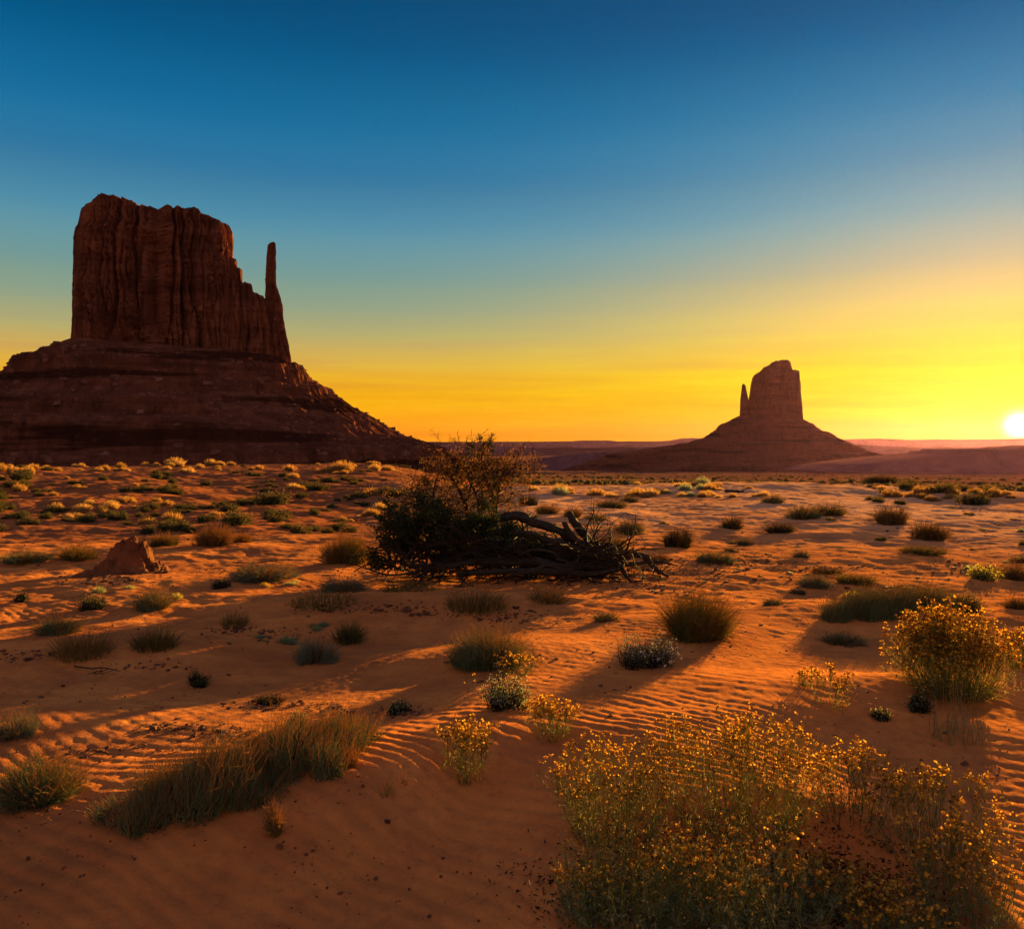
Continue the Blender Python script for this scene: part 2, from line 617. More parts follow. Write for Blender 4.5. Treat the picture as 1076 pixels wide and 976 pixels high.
def sand_mat():
    M = Mat('sand')
    p = M.pos()
    n1 = M.noise(p, .35, 5, .6)
    n2 = M.noise(p, 3.0, 5, .6)
    base = M.ramp(n1, [(.3, (.46, .160, .034)), (.5, (.57, .205, .045)), (.7, (.65, .250, .060))])
    base = M.mix(M.ramp(n2, [(.35, (.0, .0, .0)), (.72, (.6, .6, .6))]), base, (.34, .105, .034))
    n3 = M.noise(p, 16.0, 5, .7)
    base = M.mix(M.ramp(n3, [(.52, (0, 0, 0)), (.68, (.45, .45, .45))]), base, (.24, .080, .032))
    n4 = M.noise(p, 120.0, 2, .6)
    base = M.mix(M.ramp(n4, [(.62, (0, 0, 0)), (.70, (.5, .5, .5))]), base, (.13, .05, .03))
    # distance from the viewpoint: sandy here, scrub plain out there
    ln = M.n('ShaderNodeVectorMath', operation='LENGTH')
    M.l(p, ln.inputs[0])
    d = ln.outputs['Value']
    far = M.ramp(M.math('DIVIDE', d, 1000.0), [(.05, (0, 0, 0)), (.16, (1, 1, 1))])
    # red soil and ground cover of the slope on the left
    sp = M.n('ShaderNodeSeparateXYZ')
    M.l(p, sp.inputs[0])
    side = M.ramp(M.math('ADD', M.math('DIVIDE', sp.outputs[0], M.math('MAXIMUM', sp.outputs[1], 1.0)), .6), [(.42, (1, 1, 1)), (.62, (0, 0, 0))])
    bb = M.ramp(M.math('DIVIDE', d, 100.0), [(.20, (0, 0, 0)), (.27, (1, 1, 1))])
    soil = M.ramp(M.noise(M.pos((1, 1, 1)), .8, 8, .75), [(.36, (.10, .045, .022)), (.50, (.25, .082, .030)), (.64, (.40, .130, .040))])
    base = M.mix(M.math('MULTIPLY', side, M.math('MULTIPLY', bb, .9)), base, soil)
    red = M.ramp(M.noise(M.pos((1, 1.4, 1)), .45, 5, .65), [(.42, (0, 0, 0)), (.62, (1, 1, 1))])
    base = M.mix(M.math('MULTIPLY', red, M.math('MULTIPLY', M.math('ADD', side, .15), .55)), base, (.26, .080, .026))
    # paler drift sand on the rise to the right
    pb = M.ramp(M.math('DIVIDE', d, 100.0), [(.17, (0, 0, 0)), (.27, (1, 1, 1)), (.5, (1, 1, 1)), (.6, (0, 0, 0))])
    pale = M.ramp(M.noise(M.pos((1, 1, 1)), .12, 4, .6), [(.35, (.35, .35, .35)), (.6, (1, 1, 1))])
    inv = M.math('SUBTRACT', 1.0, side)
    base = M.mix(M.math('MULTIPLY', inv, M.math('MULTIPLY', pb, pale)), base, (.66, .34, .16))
    # crusty dark soil between the dunes
    crust = M.noise(M.pos((1, 1.6, 1)), .9, 6, .68)
    band = M.ramp(M.math('DIVIDE', d, 100.0), [(.040, (0, 0, 0)), (.06, (.55, .55, .55)), (.22, (.8, .8, .8)), (.5, (1, 1, 1))])
    cm = M.ramp(crust, [(.50, (0, 0, 0)), (.60, (1, 1, 1))])
    base = M.mix(M.math('MULTIPLY', cm, M.math('MULTIPLY', band, .55)), base, (.17, .070, .032))
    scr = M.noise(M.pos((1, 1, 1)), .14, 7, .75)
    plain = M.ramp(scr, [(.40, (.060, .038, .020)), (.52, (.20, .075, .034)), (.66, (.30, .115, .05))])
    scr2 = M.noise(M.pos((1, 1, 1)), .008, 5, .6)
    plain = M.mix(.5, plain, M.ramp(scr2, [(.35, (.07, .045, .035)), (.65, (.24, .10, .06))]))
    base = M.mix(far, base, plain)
    g = M.noise(p, 45.0, 4, .7)
    g2 = M.noise(p, 9.0, 4, .6)
    nearm = M.ramp(M.math('DIVIDE', d, 60.0), [(.05, (1, 1, 1)), (1, (0, 0, 0))])
    b = M.bump(M.math('MULTIPLY', g, nearm), .006, .7)
    b = M.bump(g2, .02, .6, b)
    return M.finish(base, 1.0, b, 0.0)


def rock_mat(name, a, b, c, zs=.12, bumpd=2.5, s=1.0, layer=.055, laymix=.8):
    M = Mat(name)
    warp = M.noise(M.pos((1, 1, 1)), .02 * s, 3)
    z = M.pos((.012 * s, .012 * s, zs * s))
    strata = M.noise(z, 1.0, 6, .65, .4)
    streak = M.noise(M.pos((.09 * s, .09 * s, .008 * s)), 1.0, 5, .65)
    col = M.ramp(strata, [(.3, a), (.5, b), (.7, c)])
    col = M.mix(M.ramp(streak, [(.42, (0, 0, 0)), (.62, (.75, .75, .75))]), col, a)
    col = M.mix(M.ramp(warp, [(.35, (0, 0, 0)), (.7, (.5, .5, .5))]), col, b)
    patch = M.noise(M.pos((.05 * s, .05 * s, .03 * s)), 1.0, 6, .7, .6)
    col = M.mix(M.ramp(patch, [(.56, (0, 0, 0)), (.70, (.7, .7, .7))]), col, c)
    col = M.mix(M.ramp(patch, [(.30, (.7, .7, .7)), (.44, (0, 0, 0))]), col, tuple(v * .45 for v in a))
    lay = M.noise(M.pos((.0035 * s, .0035 * s, layer * s)), 1.0, 4, .6, .2)  # dark rock layers; on the talus they also stand in for shaded recesses
    col = M.mix(M.ramp(lay, [(.53, (0, 0, 0)), (.60, (laymix, laymix, laymix))]), col, tuple(v * .35 for v in a))
    rough = M.noise(M.pos(), .16 * s, 8, .7)
    bm = M.bump(strata, bumpd, .8)
    bm = M.bump(rough, bumpd * 1.2, .9, bm)
    return M.finish(col, 1.0, bm, 0.0)


CLIFF = rock_mat('red_sandstone', (.075, .026, .016), (.19, .062, .032), (.30, .10, .045), .10, 2.0, 1.0, .03, .15)
TALUS = rock_mat('talus_shale', (.060, .021, .013), (.140, .046, .024), (.21, .076, .040), .16, 2.5)
RUBBLE = rock_mat('rubble', (.10, .040, .028), (.20, .08, .055), (.30, .13, .09), .3, 1.0)
HILL = rock_mat('far_mesa_rock', (.07, .035, .04), (.13, .062, .065), (.18, .09, .085), .04, 5.0, .3)


def wood_mat(name, a, b):
    M = Mat(name)
    n = M.noise(M.pos((14, 55, 55)), 1.0, 5, .7, .5)
    n2 = M.noise(M.pos(), 3.0, 3)
    c = M.ramp(n, [(.35, a), (.65, b)])
    c = M.mix(M.math('MULTIPLY', n2, .5), c, a)
    return M.finish(c, .9, M.bump(n, .015, 1.0), .15)


BARK = wood_mat('weathered_bark', (.016, .012, .009), (.075, .060, .042))
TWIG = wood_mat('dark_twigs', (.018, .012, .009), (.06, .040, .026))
CLOD = Mat('soil_crust')
CLOD = CLOD.finish(CLOD.ramp(CLOD.noise(CLOD.pos(), 14, 4), [(.35, (.075, .032, .018)), (.65, (.20, .080, .036))]), .95,
                   CLOD.bump(CLOD.noise(CLOD.pos(), 30, 5, .7), .02), .1)
MUD = Mat('packed_red_earth')
MUD = MUD.finish(MUD.ramp(MUD.noise(MUD.pos(), 3, 5), [(.35, (.11, .038, .017)), (.65, (.25, .082, .030))]), .95,
                 MUD.bump(MUD.noise(MUD.pos(), 12, 6, .7), .06), .1)

# ------------------------------------------------------------------ ground sheet
LAND = None


def build_ground():
    a1 = np.radians(np.arange(-41, 41.001, 0.085))
    a0 = np.radians(np.concatenate([np.arange(-180, -60, 3.0), np.arange(-60, -41, .6)]))
    a2 = -a0[::-1]
    a2 = a2[a2 < math.pi - 1e-4]
    A = np.concatenate([a0, a1, a2])
    r1 = np.exp(np.arange(math.log(1.6), math.log(130.0), 0.0042))
    r2 = np.exp(np.arange(math.log(131.5), math.log(16000.0), 0.014))
    r0 = np.linspace(.15, 1.5, 8)
    R = np.concatenate([r0, r1, r2])
    RR, AA = np.meshgrid(R, A, indexing='ij')
    X = RR * np.sin(AA)
    Y = RR * np.cos(AA)
    Z = np.empty_like(X)
    for i in range(0, len(R), 100):
        Z[i:i + 100] = terrain(X[i:i + 100], Y[i:i + 100], True)
    V = np.stack([X, Y, Z], axis=-1).reshape(-1, 3)
    n, k = X.shape
    idx = np.arange(n * k).reshape(n, k)
    nxt = np.roll(idx, -1, axis=1)
    F = np.stack([idx[:-1], nxt[:-1], nxt[1:], idx[1:]], axis=-1).reshape(-1, 4)[:, ::-1]
    V = np.vstack([V, [[0, 0, tz(0, 0)]]])
    c = len(V) - 1
    cap = np.stack([idx[0], np.full(k, c), np.full(k, c), nxt[0]], axis=-1)
    me = mesh_from('ground', V, F)
    o = obj('ground', me, sand_mat())
    tag(o, kind='structure')
    return o


build_ground()


# ------------------------------------------------------------------ buttes
class Frame:
    """a vertical plane across the line of sight through the butte: pixels of the photograph become metres on it"""

    def __init__(self, cpx, D):
        self.u = np.array([(cpx - CX) / FPX, 1.0])
        self.u /= np.linalg.norm(self.u)
        self.c = self.u * D
        self.s = np.array([self.u[1], -self.u[0]])       # local x, to the right
        self.D = D

    def loc(self, px, py):
        r = np.array([(px - CX) / FPX, 1.0])
        t = self.D / (r @ self.u)
        p = r * t
        return (p - self.c) @ self.s, EYE + (HY - py) / FPX * t

    def world(self, X, Yl, Z):
        return np.stack([self.c[0] + self.s[0] * X + self.u[0] * Yl, self.c[1] + self.s[1] * X + self.u[1] * Yl, Z], axis=-1)


def cliff(fr, left, right, top, zb, depth, seed, nth=720, nz=110, flute=5.0, power=.42, lean=0.0, capn=14):
    """left/right: pixel outlines of the walls; top: pixel outline of the summit; depth: metres from front to back"""
    Lz = np.array(sorted([(fr.loc(*p)[1], fr.loc(*p)[0]) for p in left]))
    Rz = np.array(sorted([(fr.loc(*p)[1], fr.loc(*p)[0]) for p in right]))
    T = np.array(sorted([fr.loc(*p) for p in top]))
    tx = np.linspace(T[0, 0], T[-1, 0], 260)
    tzz = np.interp(tx, T[:, 0], T[:, 1]) + np.round(noise(tx / (flute * 1.6), tx * 0, seed + 60) * 3) * flute * .16 + noise(tx / (flute * .5), tx * 0, seed + 61) * flute * .10
    T = np.stack([tx, tzz], axis=1)
    th = np.linspace(0, 2 * math.pi, nth, endpoint=False)
    c, s = np.cos(th), np.sin(th)
    cx = np.sign(c) * np.abs(c) ** power
    cy = np.sign(s) * np.abs(s) ** power
    t = np.linspace(0, 1, nz)
    XL, XR = Lz[:, 1].min(), Rz[:, 1].max()
    TT, CXg = np.meshgrid(t, cx, indexing='ij')
    _, CYg = np.meshgrid(t, cy, indexing='ij')
    _, TH = np.meshgrid(t, th, indexing='ij')
    X = (XL + XR) / 2 + (XR - XL) / 2 * CXg
    for _ in range(4):
        H = np.interp(X, T[:, 0], T[:, 1])
        Z = zb + TT * (H - zb)
        l = np.interp(Z, Lz[:, 0], Lz[:, 1])
        r = np.interp(Z, Rz[:, 0], Rz[:, 1])
        X = (l + r) / 2 + (r - l) / 2 * CXg
    H = np.interp(X, T[:, 0], T[:, 1])
    Z = zb + TT * (H - zb)
    hw = (r - l) / 2
    hd = depth / 2 * np.minimum(1.0, .35 + .65 * hw / hw.max())
    Yl = hd * CYg
    # arc length coordinate so that the flutes have an even width
    arc = np.concatenate([[0], np.cumsum(np.hypot(np.diff(cx * hw.max()), np.diff(cy * depth / 2)))])
    S, _ = np.meshgrid(arc, t, indexing='xy')
    k = flute
    big = np.abs(noise(S / (k * 3.6) + .15 * noise(S / 30, Z / 40, seed + 3), Z / (k * 40), seed))
    fl = (1 - np.clip(big * 2.2, 0, 1)) ** 1.6 * k * 1.3 + (1 - np.clip(big * 9, 0, 1)) * k * 1.3
    crack = np.abs(noise(S / (k * 1.7) + 40, Z / (k * 22) + .3 * noise(S / k, Z / k, seed + 41), seed + 40))
    fl = fl + (1 - np.clip(crack * 11, 0, 1)) * k * .8
    med = (1 - np.clip(np.abs(noise(S / (k * 1.1), Z / (k * 14), seed + 5)) * 2.6, 0, 1)) ** 1.6 * k * 1.0
    blocks = np.round(noise(S / (k * 2.2), Z / (k * 5), seed + 9) * 3) / 3 * k * .75
    led = np.round(noise(S / (k * 9), Z / (k * .9), seed + 13) * 2.5) / 2.5 * k * .30
    fine = fbm(S / (k * .7), Z / (k * .8), 3, seed + 19) * k * .30
    inward = fl + med + blocks + led + fine
    inward *= sstep(1.0, .88, TT) * .4 + .6
    # keep the silhouette: little displacement where the wall is seen edge on
    edge = 1 - .75 * sstep(.75, 1.0, np.abs(CXg))
    inward *= edge
    nx = CXg / np.maximum(hw, 1)
    ny = CYg / np.maximum(hd, 1)
    q = np.hypot(nx, ny) + 1e-9
    inward = np.minimum(inward, hw * .40)
    X = X - inward * nx / q
    Yl = Yl - inward * ny / q
    rows = [np.stack([X, Yl, Z], axis=-1)]
    xc, yc = X[-1].mean(), 0.0
    hm = H[-1].mean()
    for j in range(1, capn + 1):
        f = 1 - j / capn
        xx = xc + (X[-1] - xc) * f
        yy = yc + (Yl[-1] - yc) * f
        zz = np.interp(xx, T[:, 0], T[:, 1]) + noise(xx / 6, yy / 6, seed + 30) * k * .12 - (1 - f) * .5
        rows.append(np.stack([xx, yy, zz], axis=-1)[None])
    P = np.concatenate(rows, axis=0)
    V = fr.world(P[..., 0], P[..., 1] + depth * .42, P[..., 2]).reshape(-1, 3)
    n, m = P.shape[:2]
    idx = np.arange(n * m).reshape(n, m)
    nxt = np.roll(idx, -1, axis=1)
    F = np.stack([idx[:-1], nxt[:-1], nxt[1:], idx[1:]], axis=-1).reshape(-1, 4)
    return V, F


def talus(fr, base_line, rx, ry, profs, bands, zfloor, seed, nth=1000, nr=300, gull=4.0):
    """profs: (right, front, left, back) lists of (metres outward, metres down)"""
    B = np.array(sorted([fr.loc(*p) for p in base_line]))
    xc = (B[0, 0] + B[-1, 0]) / 2
    th = np.linspace(0, 2 * math.pi, nth, endpoint=False)
    c, s = np.cos(th), np.sin(th)
    cx = np.sign(c) * np.abs(c) ** .7
    cy = np.sign(s) * np.abs(s) ** .7
    E = max(p[-1][0] for p in profs)
    inner = np.linspace(.3, 1, 8)[:-1]
    e = np.concatenate([np.zeros(len(inner)), np.linspace(0, 1, nr) ** 1.15 * E])
    sc = np.concatenate([inner, np.ones(nr)])
    EE, TH = np.meshgrid(e, th, indexing='ij')
    SCg = sc[:, None]
    q = np.hypot(c, s)
    X = xc + rx * cx[None] * SCg + EE * c[None]
    Yl = ry * cy[None] * SCg + EE * s[None] + ry * .7
    D = [np.interp(EE, [p[0] for p in pr], [p[1] for p in pr]) for pr in profs]
    wr = np.clip(c, 0, 1)[None] ** 2
    wl = np.clip(-c, 0, 1)[None] ** 2
    wf = np.clip(-s, 0, 1)[None] ** 2
    wb = np.clip(s, 0, 1)[None] ** 2
    drop = D[0] * wr + D[1] * wf + D[2] * wl + D[3] * wb
    Z0 = np.interp(X, B[:, 0], B[:, 1]) - drop
    arc = TH * (rx + EE)
    g = np.abs(noise(TH * 9 + .2 * noise(EE / 40, TH * 6, seed + 2), EE / 260, seed + 1))
    Z0 = Z0 - (1 - np.clip(g * 3, 0, 1)) * gull * sstep(0, 60, EE) * .9
    Z0 = Z0 + fbm(X / 22, Yl / 22, 4, seed + 4) * gull * (.4 + .5 * sstep(.1, .6, -s)[None]) * sstep(0, 20, EE)
    Z0 = Z0 + fbm(X / 5, Yl / 5, 3, seed + 8) * gull * .28 * sstep(0, 8, EE)
    Z = Z0.copy()
    for (zc, w, a, side) in bands:
        # side: 1 = strongest on the left part of the butte, fading under the fans to the right
        m = 1.0 if side == 0 else (1 - sstep(-.2, .55, X / rx + .5 * noise(X / 60, Yl / 60, seed + 12)))
        m = m * (.55 + .45 * sstep(-.3, .3, noise(TH * 5, EE * 0, seed + 13))) * (.12 + .88 * sstep(.0, .5, -s)[None])
        zz = zc + .012 * X * 0 + 1.5 * noise(X / 70, Yl / 70, seed + 15)
        u = (Z0 - zz) / w
        Z = Z + a * m * u * np.exp(-u * u) * w
    Z = np.where(EE > E * .985, zfloor - 12, Z)
    V = fr.world(X, Yl, Z).reshape(-1, 3)
    n, m = X.shape
    idx = np.arange(n * m).reshape(n, m)
    nxt = np.roll(idx, -1, axis=1)
    F = np.stack([idx[:-1], idx[1:], nxt[1:], nxt[:-1]], axis=-1).reshape(-1, 4)
    return V, F, (X, Yl, Z, EE)


def rocks_bag(P, size, rng):
    """angular boulders at world points"""
    b = Bag()
    n = len(P)
    base = np.array([[-1, -1, -1], [1, -1, -1], [1, 1, -1], [-1, 1, -1], [-1, -1, 1], [1, -1, 1], [1, 1, 1], [-1, 1, 1]], float) * .5
    V = base[None] * (1 + rng.uniform(-.55, .35, (n, 8, 3)))
    a = rng.uniform(0, 6.28, n)
    ca, sa = np.cos(a)[:, None], np.sin(a)[:, None]
    x = V[..., 0] * ca - V[..., 1] * sa
    y = V[..., 0] * sa + V[..., 1] * ca
    V = np.stack([x, y, V[..., 2] * rng.uniform(.5, .9, n)[:, None]], axis=-1) * size[:, None, None] + P[:, None, :]
    f = np.array([[0, 3, 2, 1], [4, 5, 6, 7], [0, 1, 5, 4], [1, 2, 6, 5], [2, 3, 7, 6], [3, 0, 4, 7]])
    F = (np.arange(n)[:, None, None] * 8 + f[None]).reshape(-1, 4)
    b.add(V.reshape(-1, 3), F)
    return b


# --- the big butte
f1 = Frame(190, 1000.0)
b1 = empty('butte', (f1.c[0], f1.c[1], -30))
tag(b1, 'huge dark red mitten shaped butte with a thin rock thumb above its wide talus slope', 'butte')


def under(name, V, F, mat, root, flip=False, kind=None):
    V = V - np.array(root.location)
    o = obj(name, mesh_from(name, V, F[:, ::-1] if flip else F, False), mat, root)
    if kind:
        o['kind'] = kind
    return o


V, F = cliff(f1, [(71, 375), (71, 357), (72, 330), (73, 280), (74, 240), (76, 234), (81, 228), (82, 215), (85, 212)],
             [(251, 390), (249, 357), (247, 300), (247, 243), (245, 238), (243, 234)],
             [(71, 236), (74, 234), (80, 227), (82, 214), (86, 211), (98, 207), (106, 203.5), (120, 205), (130, 208), (138, 211), (143, 215), (160, 218), (172, 218.5), (185, 217), (200, 218.5), (210, 221),
              (222, 227), (231, 231.5), (238, 232), (242, 235), (246, 242), (248, 246)], f1.loc(190, 384)[1], 120, 101, nth=1100, nz=150, flute=6.0)
under('cliff_wall', V, F, CLIFF, b1)
V, F = cliff(f1, [(236, 392), (238, 340), (240, 300), (242, 284)], [(292, 392), (290, 350), (284, 320), (279, 308)],
             [(236, 262), (244, 268), (247, 284), (250, 281), (252, 284), (252.6, 296), (256, 297), (258, 295), (263, 297), (265.5, 300), (266, 306), (271, 308), (276, 310), (280, 314), (292, 318)],
             f1.loc(262, 388)[1], 62, 203, nth=600, nz=90, flute=4.5)
under('rock_shoulder', V, F, CLIFF, b1)
V, F = cliff(f1, [(280, 398), (279, 360), (278.5, 320), (280, 300), (281, 275), (282, 262), (282.5, 255)],
             [(309, 396), (308, 380), (305, 362), (302, 350), (299, 332), (298, 319), (295, 308), (292, 298), (291.5, 280), (291.5, 262), (291, 254)],
             [(278, 257), (282, 255), (284, 253.5), (289, 253), (291, 254), (297, 256), (309, 262)], f1.loc(294, 392)[1], 34, 307, nth=360, nz=150, flute=2.6, power=.7)
under('rock_spire', V, F, CLIFF, b1)
zt = lambda py: f1.loc(100, py)[1]
V, F, G1 = talus(f1, [(70, 353), (120, 360), (200, 366), (260, 372), (309, 379)], 117, 62,
                 [[(0, 0), (8, 5), (25, 20), (75, 54), (130, 85), (172, 98), (205, 116), (330, 150)],
                  [(0, 0), (10, 6), (40, 22), (62, 44), (100, 68), (150, 98), (210, 125), (270, 145), (330, 165)],
                  [(0, 0), (22, 11), (50, 24), (58, 32), (95, 52), (160, 85), (230, 120), (330, 160)],
                  [(0, 0), (40, 28), (330, 165)]],
                 [(zt(388), 6, 3.6, 0), (zt(372), 3, 2.2, 0), (zt(408), 4, 2.0, 0), (zt(430), 5, 3.4, 1), (zt(446), 3, 1.8, 1), (zt(462), 9, 4.2, 1), (zt(479), 5, 3.0, 0)], -40, 400)
under('talus_slope', V, F, TALUS, b1, flip=True)
X, Yl, Z, EE = G1
rg = np.random.default_rng(5)
sel = rg.choice(X.size, 9000, replace=False)
sel = sel[(EE.ravel()[sel] > 12) & (Yl.ravel()[sel] < 60)]
P = f1.world(X.ravel()[sel], Yl.ravel()[sel], Z.ravel()[sel] - .6) - np.array(b1.location)
sz = rg.pareto(2.0, len(P)) * 1.5 + 1.2
sz = np.minimum(sz, 6.5)
o = obj('boulders', rocks_bag(P, sz, rg).mesh('boulders', False), RUBBLE, b1)
o['kind'] = 'stuff'

# --- the farther butte
f2 = Frame(811, 2300.0)
b2 = empty('butte', (f2.c[0], f2.c[1], -80))
tag(b2, 'smaller far off butte with a short thumb on its left, against the yellow sky', 'butte')
V, F = cliff(f2, [(776, 450), (784, 441), (786, 425), (787.5, 410), (790, 397), (795, 391), (800, 390), (802, 384)],
             [(846, 448), (844.5, 441), (843.5, 425), (842, 412), (842.5, 405), (841, 398), (840.5, 389)],
             [(784, 400), (787, 402), (789, 398), (792, 393.5), (796, 391), (801, 389.5), (802, 385.5), (805, 384), (809.5, 383.5), (810, 381), (815, 378.5), (822, 378), (828, 377.6), (831, 381),
              (832, 388), (836, 388.5), (841, 389), (843, 392)], f2.loc(811, 452)[1], 120, 511, nth=700, nz=100, flute=6.5)
under('cliff_wall', V, F, CLIFF, b2)
V, F = cliff(f2, [(775.5, 450), (777, 436), (777.5, 420), (779, 408), (779.3, 404)], [(792, 450), (791, 436), (787.5, 421), (784.5, 416), (783.3, 409), (782.8, 404)],
             [(777, 405), (779, 404), (781, 403), (783, 404.5), (786, 418), (792, 421)], f2.loc(783, 450)[1], 45, 613, nth=260, nz=80, flute=3.0, power=.7)
under('rock_spire', V, F, CLIFF, b2)
V, F, G2 = talus(f2, [(776, 437), (800, 440), (845, 441)], 84, 52,
                 [[(0, 0), (20, 14), (60, 36), (100, 56), (150, 78), (230, 100), (330, 130), (480, 150)],
                  [(0, 0), (20, 12), (60, 36), (110, 62), (160, 85), (240, 112), (330, 135), (480, 155)],
                  [(0, 0), (10, 7), (20, 12), (46, 24), (58, 38), (88, 58), (125, 70), (200, 82), (330, 100), (480, 150)],
                  [(0, 0), (100, 60), (480, 150)]],
                 [(f2.loc(811, 449)[1], 6, 2.2, 0), (f2.loc(811, 458)[1], 6, 2.0, 0), (f2.loc(811, 470)[1], 6, 1.6, 0), (f2.loc(811, 481)[1], 6, 1.6, 0)], -90, 700, nth=900, nr=240, gull=9.0)
under('talus_slope', V, F, TALUS, b2, flip=True)


# ------------------------------------------------------------------ distant hills and mesas
def ridge(name, pts, D, depth, zb, seed, rough=3.0, step=1.2, slope=1.6, mat=HILL):
    """pts: pixel outline of the crest seen from the viewpoint; a body with a front slope, a top and a back"""
    px = np.arange(pts[0][0], pts[-1][0] + .01, step)
    py = np.interp(px, [p[0] for p in pts], [p[1] for p in pts])
    x = (px - CX) / FPX * D
    zt_ = EYE + (HY - py) / FPX * D
    h = np.maximum(zt_ - zb, 1)
    zt_ = zt_ + fbm(px / 14, px * 0, 4, seed) * rough * np.clip(h / 60, .1, 1)
    fr_ = np.linspace(0, 1, 22)
    rows = []
    n1 = lambda t: fbm(x / 90 + t * 2, x * 0 + t * 3, 3, seed + 3)
    for t in fr_:
        # t 0: foot, 1: crest; steep upper third
        g = t * .55 if t < .6 else .33 + (t - .6) / .4 * .67
        yy = D - h * slope * (1 - t) ** 1.2 + n1(t) * rough * 3 * (1 - t)
        k = yy / D
        rows.append(np.stack([x * 1.0, yy, zb + (zt_ - zb) * g], axis=-1))
    for t in (.3, .7, 1.0):
        rows.append(np.stack([x, D + depth * t + 0 * x, zt_ - rough * t], axis=-1))
    rows.append(np.stack([x, D + depth + h * 1.5, zb + 0 * x], axis=-1))
    P = np.stack(rows)
    n, m = P.shape[:2]
    idx = np.arange(n * m).reshape(n, m)
    F = np.stack([idx[:-1, :-1], idx[:-1, 1:], idx[1:, 1:], idx[1:, :-1]], axis=-1).reshape(-1, 4)
    o = obj(name, mesh_from(name, P.reshape(-1, 3), F), mat)
    tag(o, kind='structure')
    return o


# far tableland under the yellow sky
ridge('hills', [(60, 466), (300, 465), (450, 464.3), (560, 464), (600, 463.6), (612, 462.8), (640, 462.8), (650, 463.8), (700, 463.6), (716, 462.5), (728, 460), (736, 461), (748, 459.8), (760, 463), (800, 463.6),
                (890, 463.5), (905, 461.5), (925, 460.8), (960, 462.5), (985, 461.8), (1010, 462), (1060, 461.2), (1120, 460), (1200, 462), (1500, 463)], 12500, 900, -96, 801, 5.0, 1.5)
ridge('hills', [(430, 476), (480, 468.5), (520, 469), (560, 470), (620, 470.5), (680, 470), (720, 468), (760, 466), (860, 466), (960, 470), (1100, 471), (1400, 472)], 6000, 600, -93, 811, 5.0, 1.5, 3.5)
ridge('hills', [(540, 486), (600, 477), (650, 474), (700, 471), (735, 467.5), (760, 465), (870, 470), (905, 478), (930, 488)], 2480, 200, -82, 821, 3.0, 1.0, 2.6)
# rising ground to the right, under the sun
ridge('hills', [(870, 496), (905, 489), (940, 485), (980, 481), (1010, 478), (1026, 476.5), (1028, 474.5), (1031, 474.5), (1034, 476), (1041, 475), (1043, 471.5), (1047, 471.5), (1050, 474), (1076, 472), (1150, 468), (1300, 462), (1500, 470)],
      1500, 260, -52, 831, 2.0, .8, 3.0)


# ------------------------------------------------------------------ plants
def unit_dirs(n, rng):
    a = rng.uniform(0, 2 * math.pi, n)
    return np.stack([np.cos(a), np.sin(a), np.zeros(n)], axis=1)


def tuft(bag, n, w, h, rng, K=4, r=.003, spread=.45, droop=.10, wiggle=.02, centre=(0, 0), ribbon=False, lean=(0, 0), hmin=.55, dome=.75, wy=None):
    """n thin stems fanning out of a clump; w, h in metres"""
    wy = wy or w
    a = rng.uniform(0, 2 * math.pi, n)
    rho = np.sqrt(rng.uniform(0, 1, n))
    ca, sa = np.cos(a), np.sin(a)
    bx = ca * rho * w / 2 * spread
    by = sa * rho * wy / 2 * spread
    hh = h * np.sqrt(np.clip(1 - (rho ** 2) * dome, .02, 1)) * rng.uniform(hmin, 1.0, n)
    tipx = ca * rho * w / 2 * rng.uniform(.8, 1.12, n) + lean[0] * hh
    tipy = sa * rho * wy / 2 * rng.uniform(.8, 1.12, n) + lean[1] * hh
    t = np.linspace(0, 1, K)[None]
    P = np.zeros((n, K, 3))
    P[..., 0] = bx[:, None] + (tipx - bx)[:, None] * t ** 1.35
    P[..., 1] = by[:, None] + (tipy - by)[:, None] * t ** 1.35
    P[..., 2] = hh[:, None] * (t - droop * t ** 3)
    j = rng.normal(0, wiggle * h, (n, K, 3))
    j[:, 0] = 0
    P += j
    P[..., 0] += centre[0]
    P[..., 1] += centre[1]
    if len(centre) > 2:
        P[..., 2] += centre[2]
    R = r * (1.0 - .75 * t) * rng.uniform(.7, 1.3, n)[:, None]
    if ribbon:
        d = unit_dirs(n, rng)
        bag.ribbons(P, R * 1.3, d)
    else:
        bag.tubes(P, R, 3)
    return P


def pick(P, rng, m, lo=.3):
    """m random points on the stems P"""
    n, K, _ = P.shape
    i = rng.integers(0, n, m)
    t = rng.uniform(lo, 1, m) * (K - 1)
    k = np.minimum(t.astype(int), K - 2)
    f = (t - k)[:, None]
    return P[i, k] * (1 - f) + P[i, k + 1] * f


def put(name, parts, px, py, wpx, label, cat, group=None, kindparts=(), sink=.02, back=.22):
    """parts: list of (part name, bag, material); one part alone becomes the thing itself"""
    x, y, z = at(px, py)
    wm = wpx * y / FPX
    y += back * wm
    x = (px - CX) / FPX * y
    z = tz(x, y) - sink
    if len(parts) == 1:
        o = obj(name, parts[0][1].mesh(name), parts[0][2], None, (x, y, z))
        return tag(o, label, cat, group)
    e = empty(name, (x, y, z))
    tag(e, label, cat, group)
    for pn, b, m in parts:
        if b.n == 0:
            continue
        c = obj(pn, b.mesh(pn), m, e)
        if pn in kindparts:
            c['kind'] = 'stuff'
    return e


def size_of(px, py, wpx, hpx):
    y = at(px, py)[1]
    return wpx * y / FPX, hpx * y / FPX, y


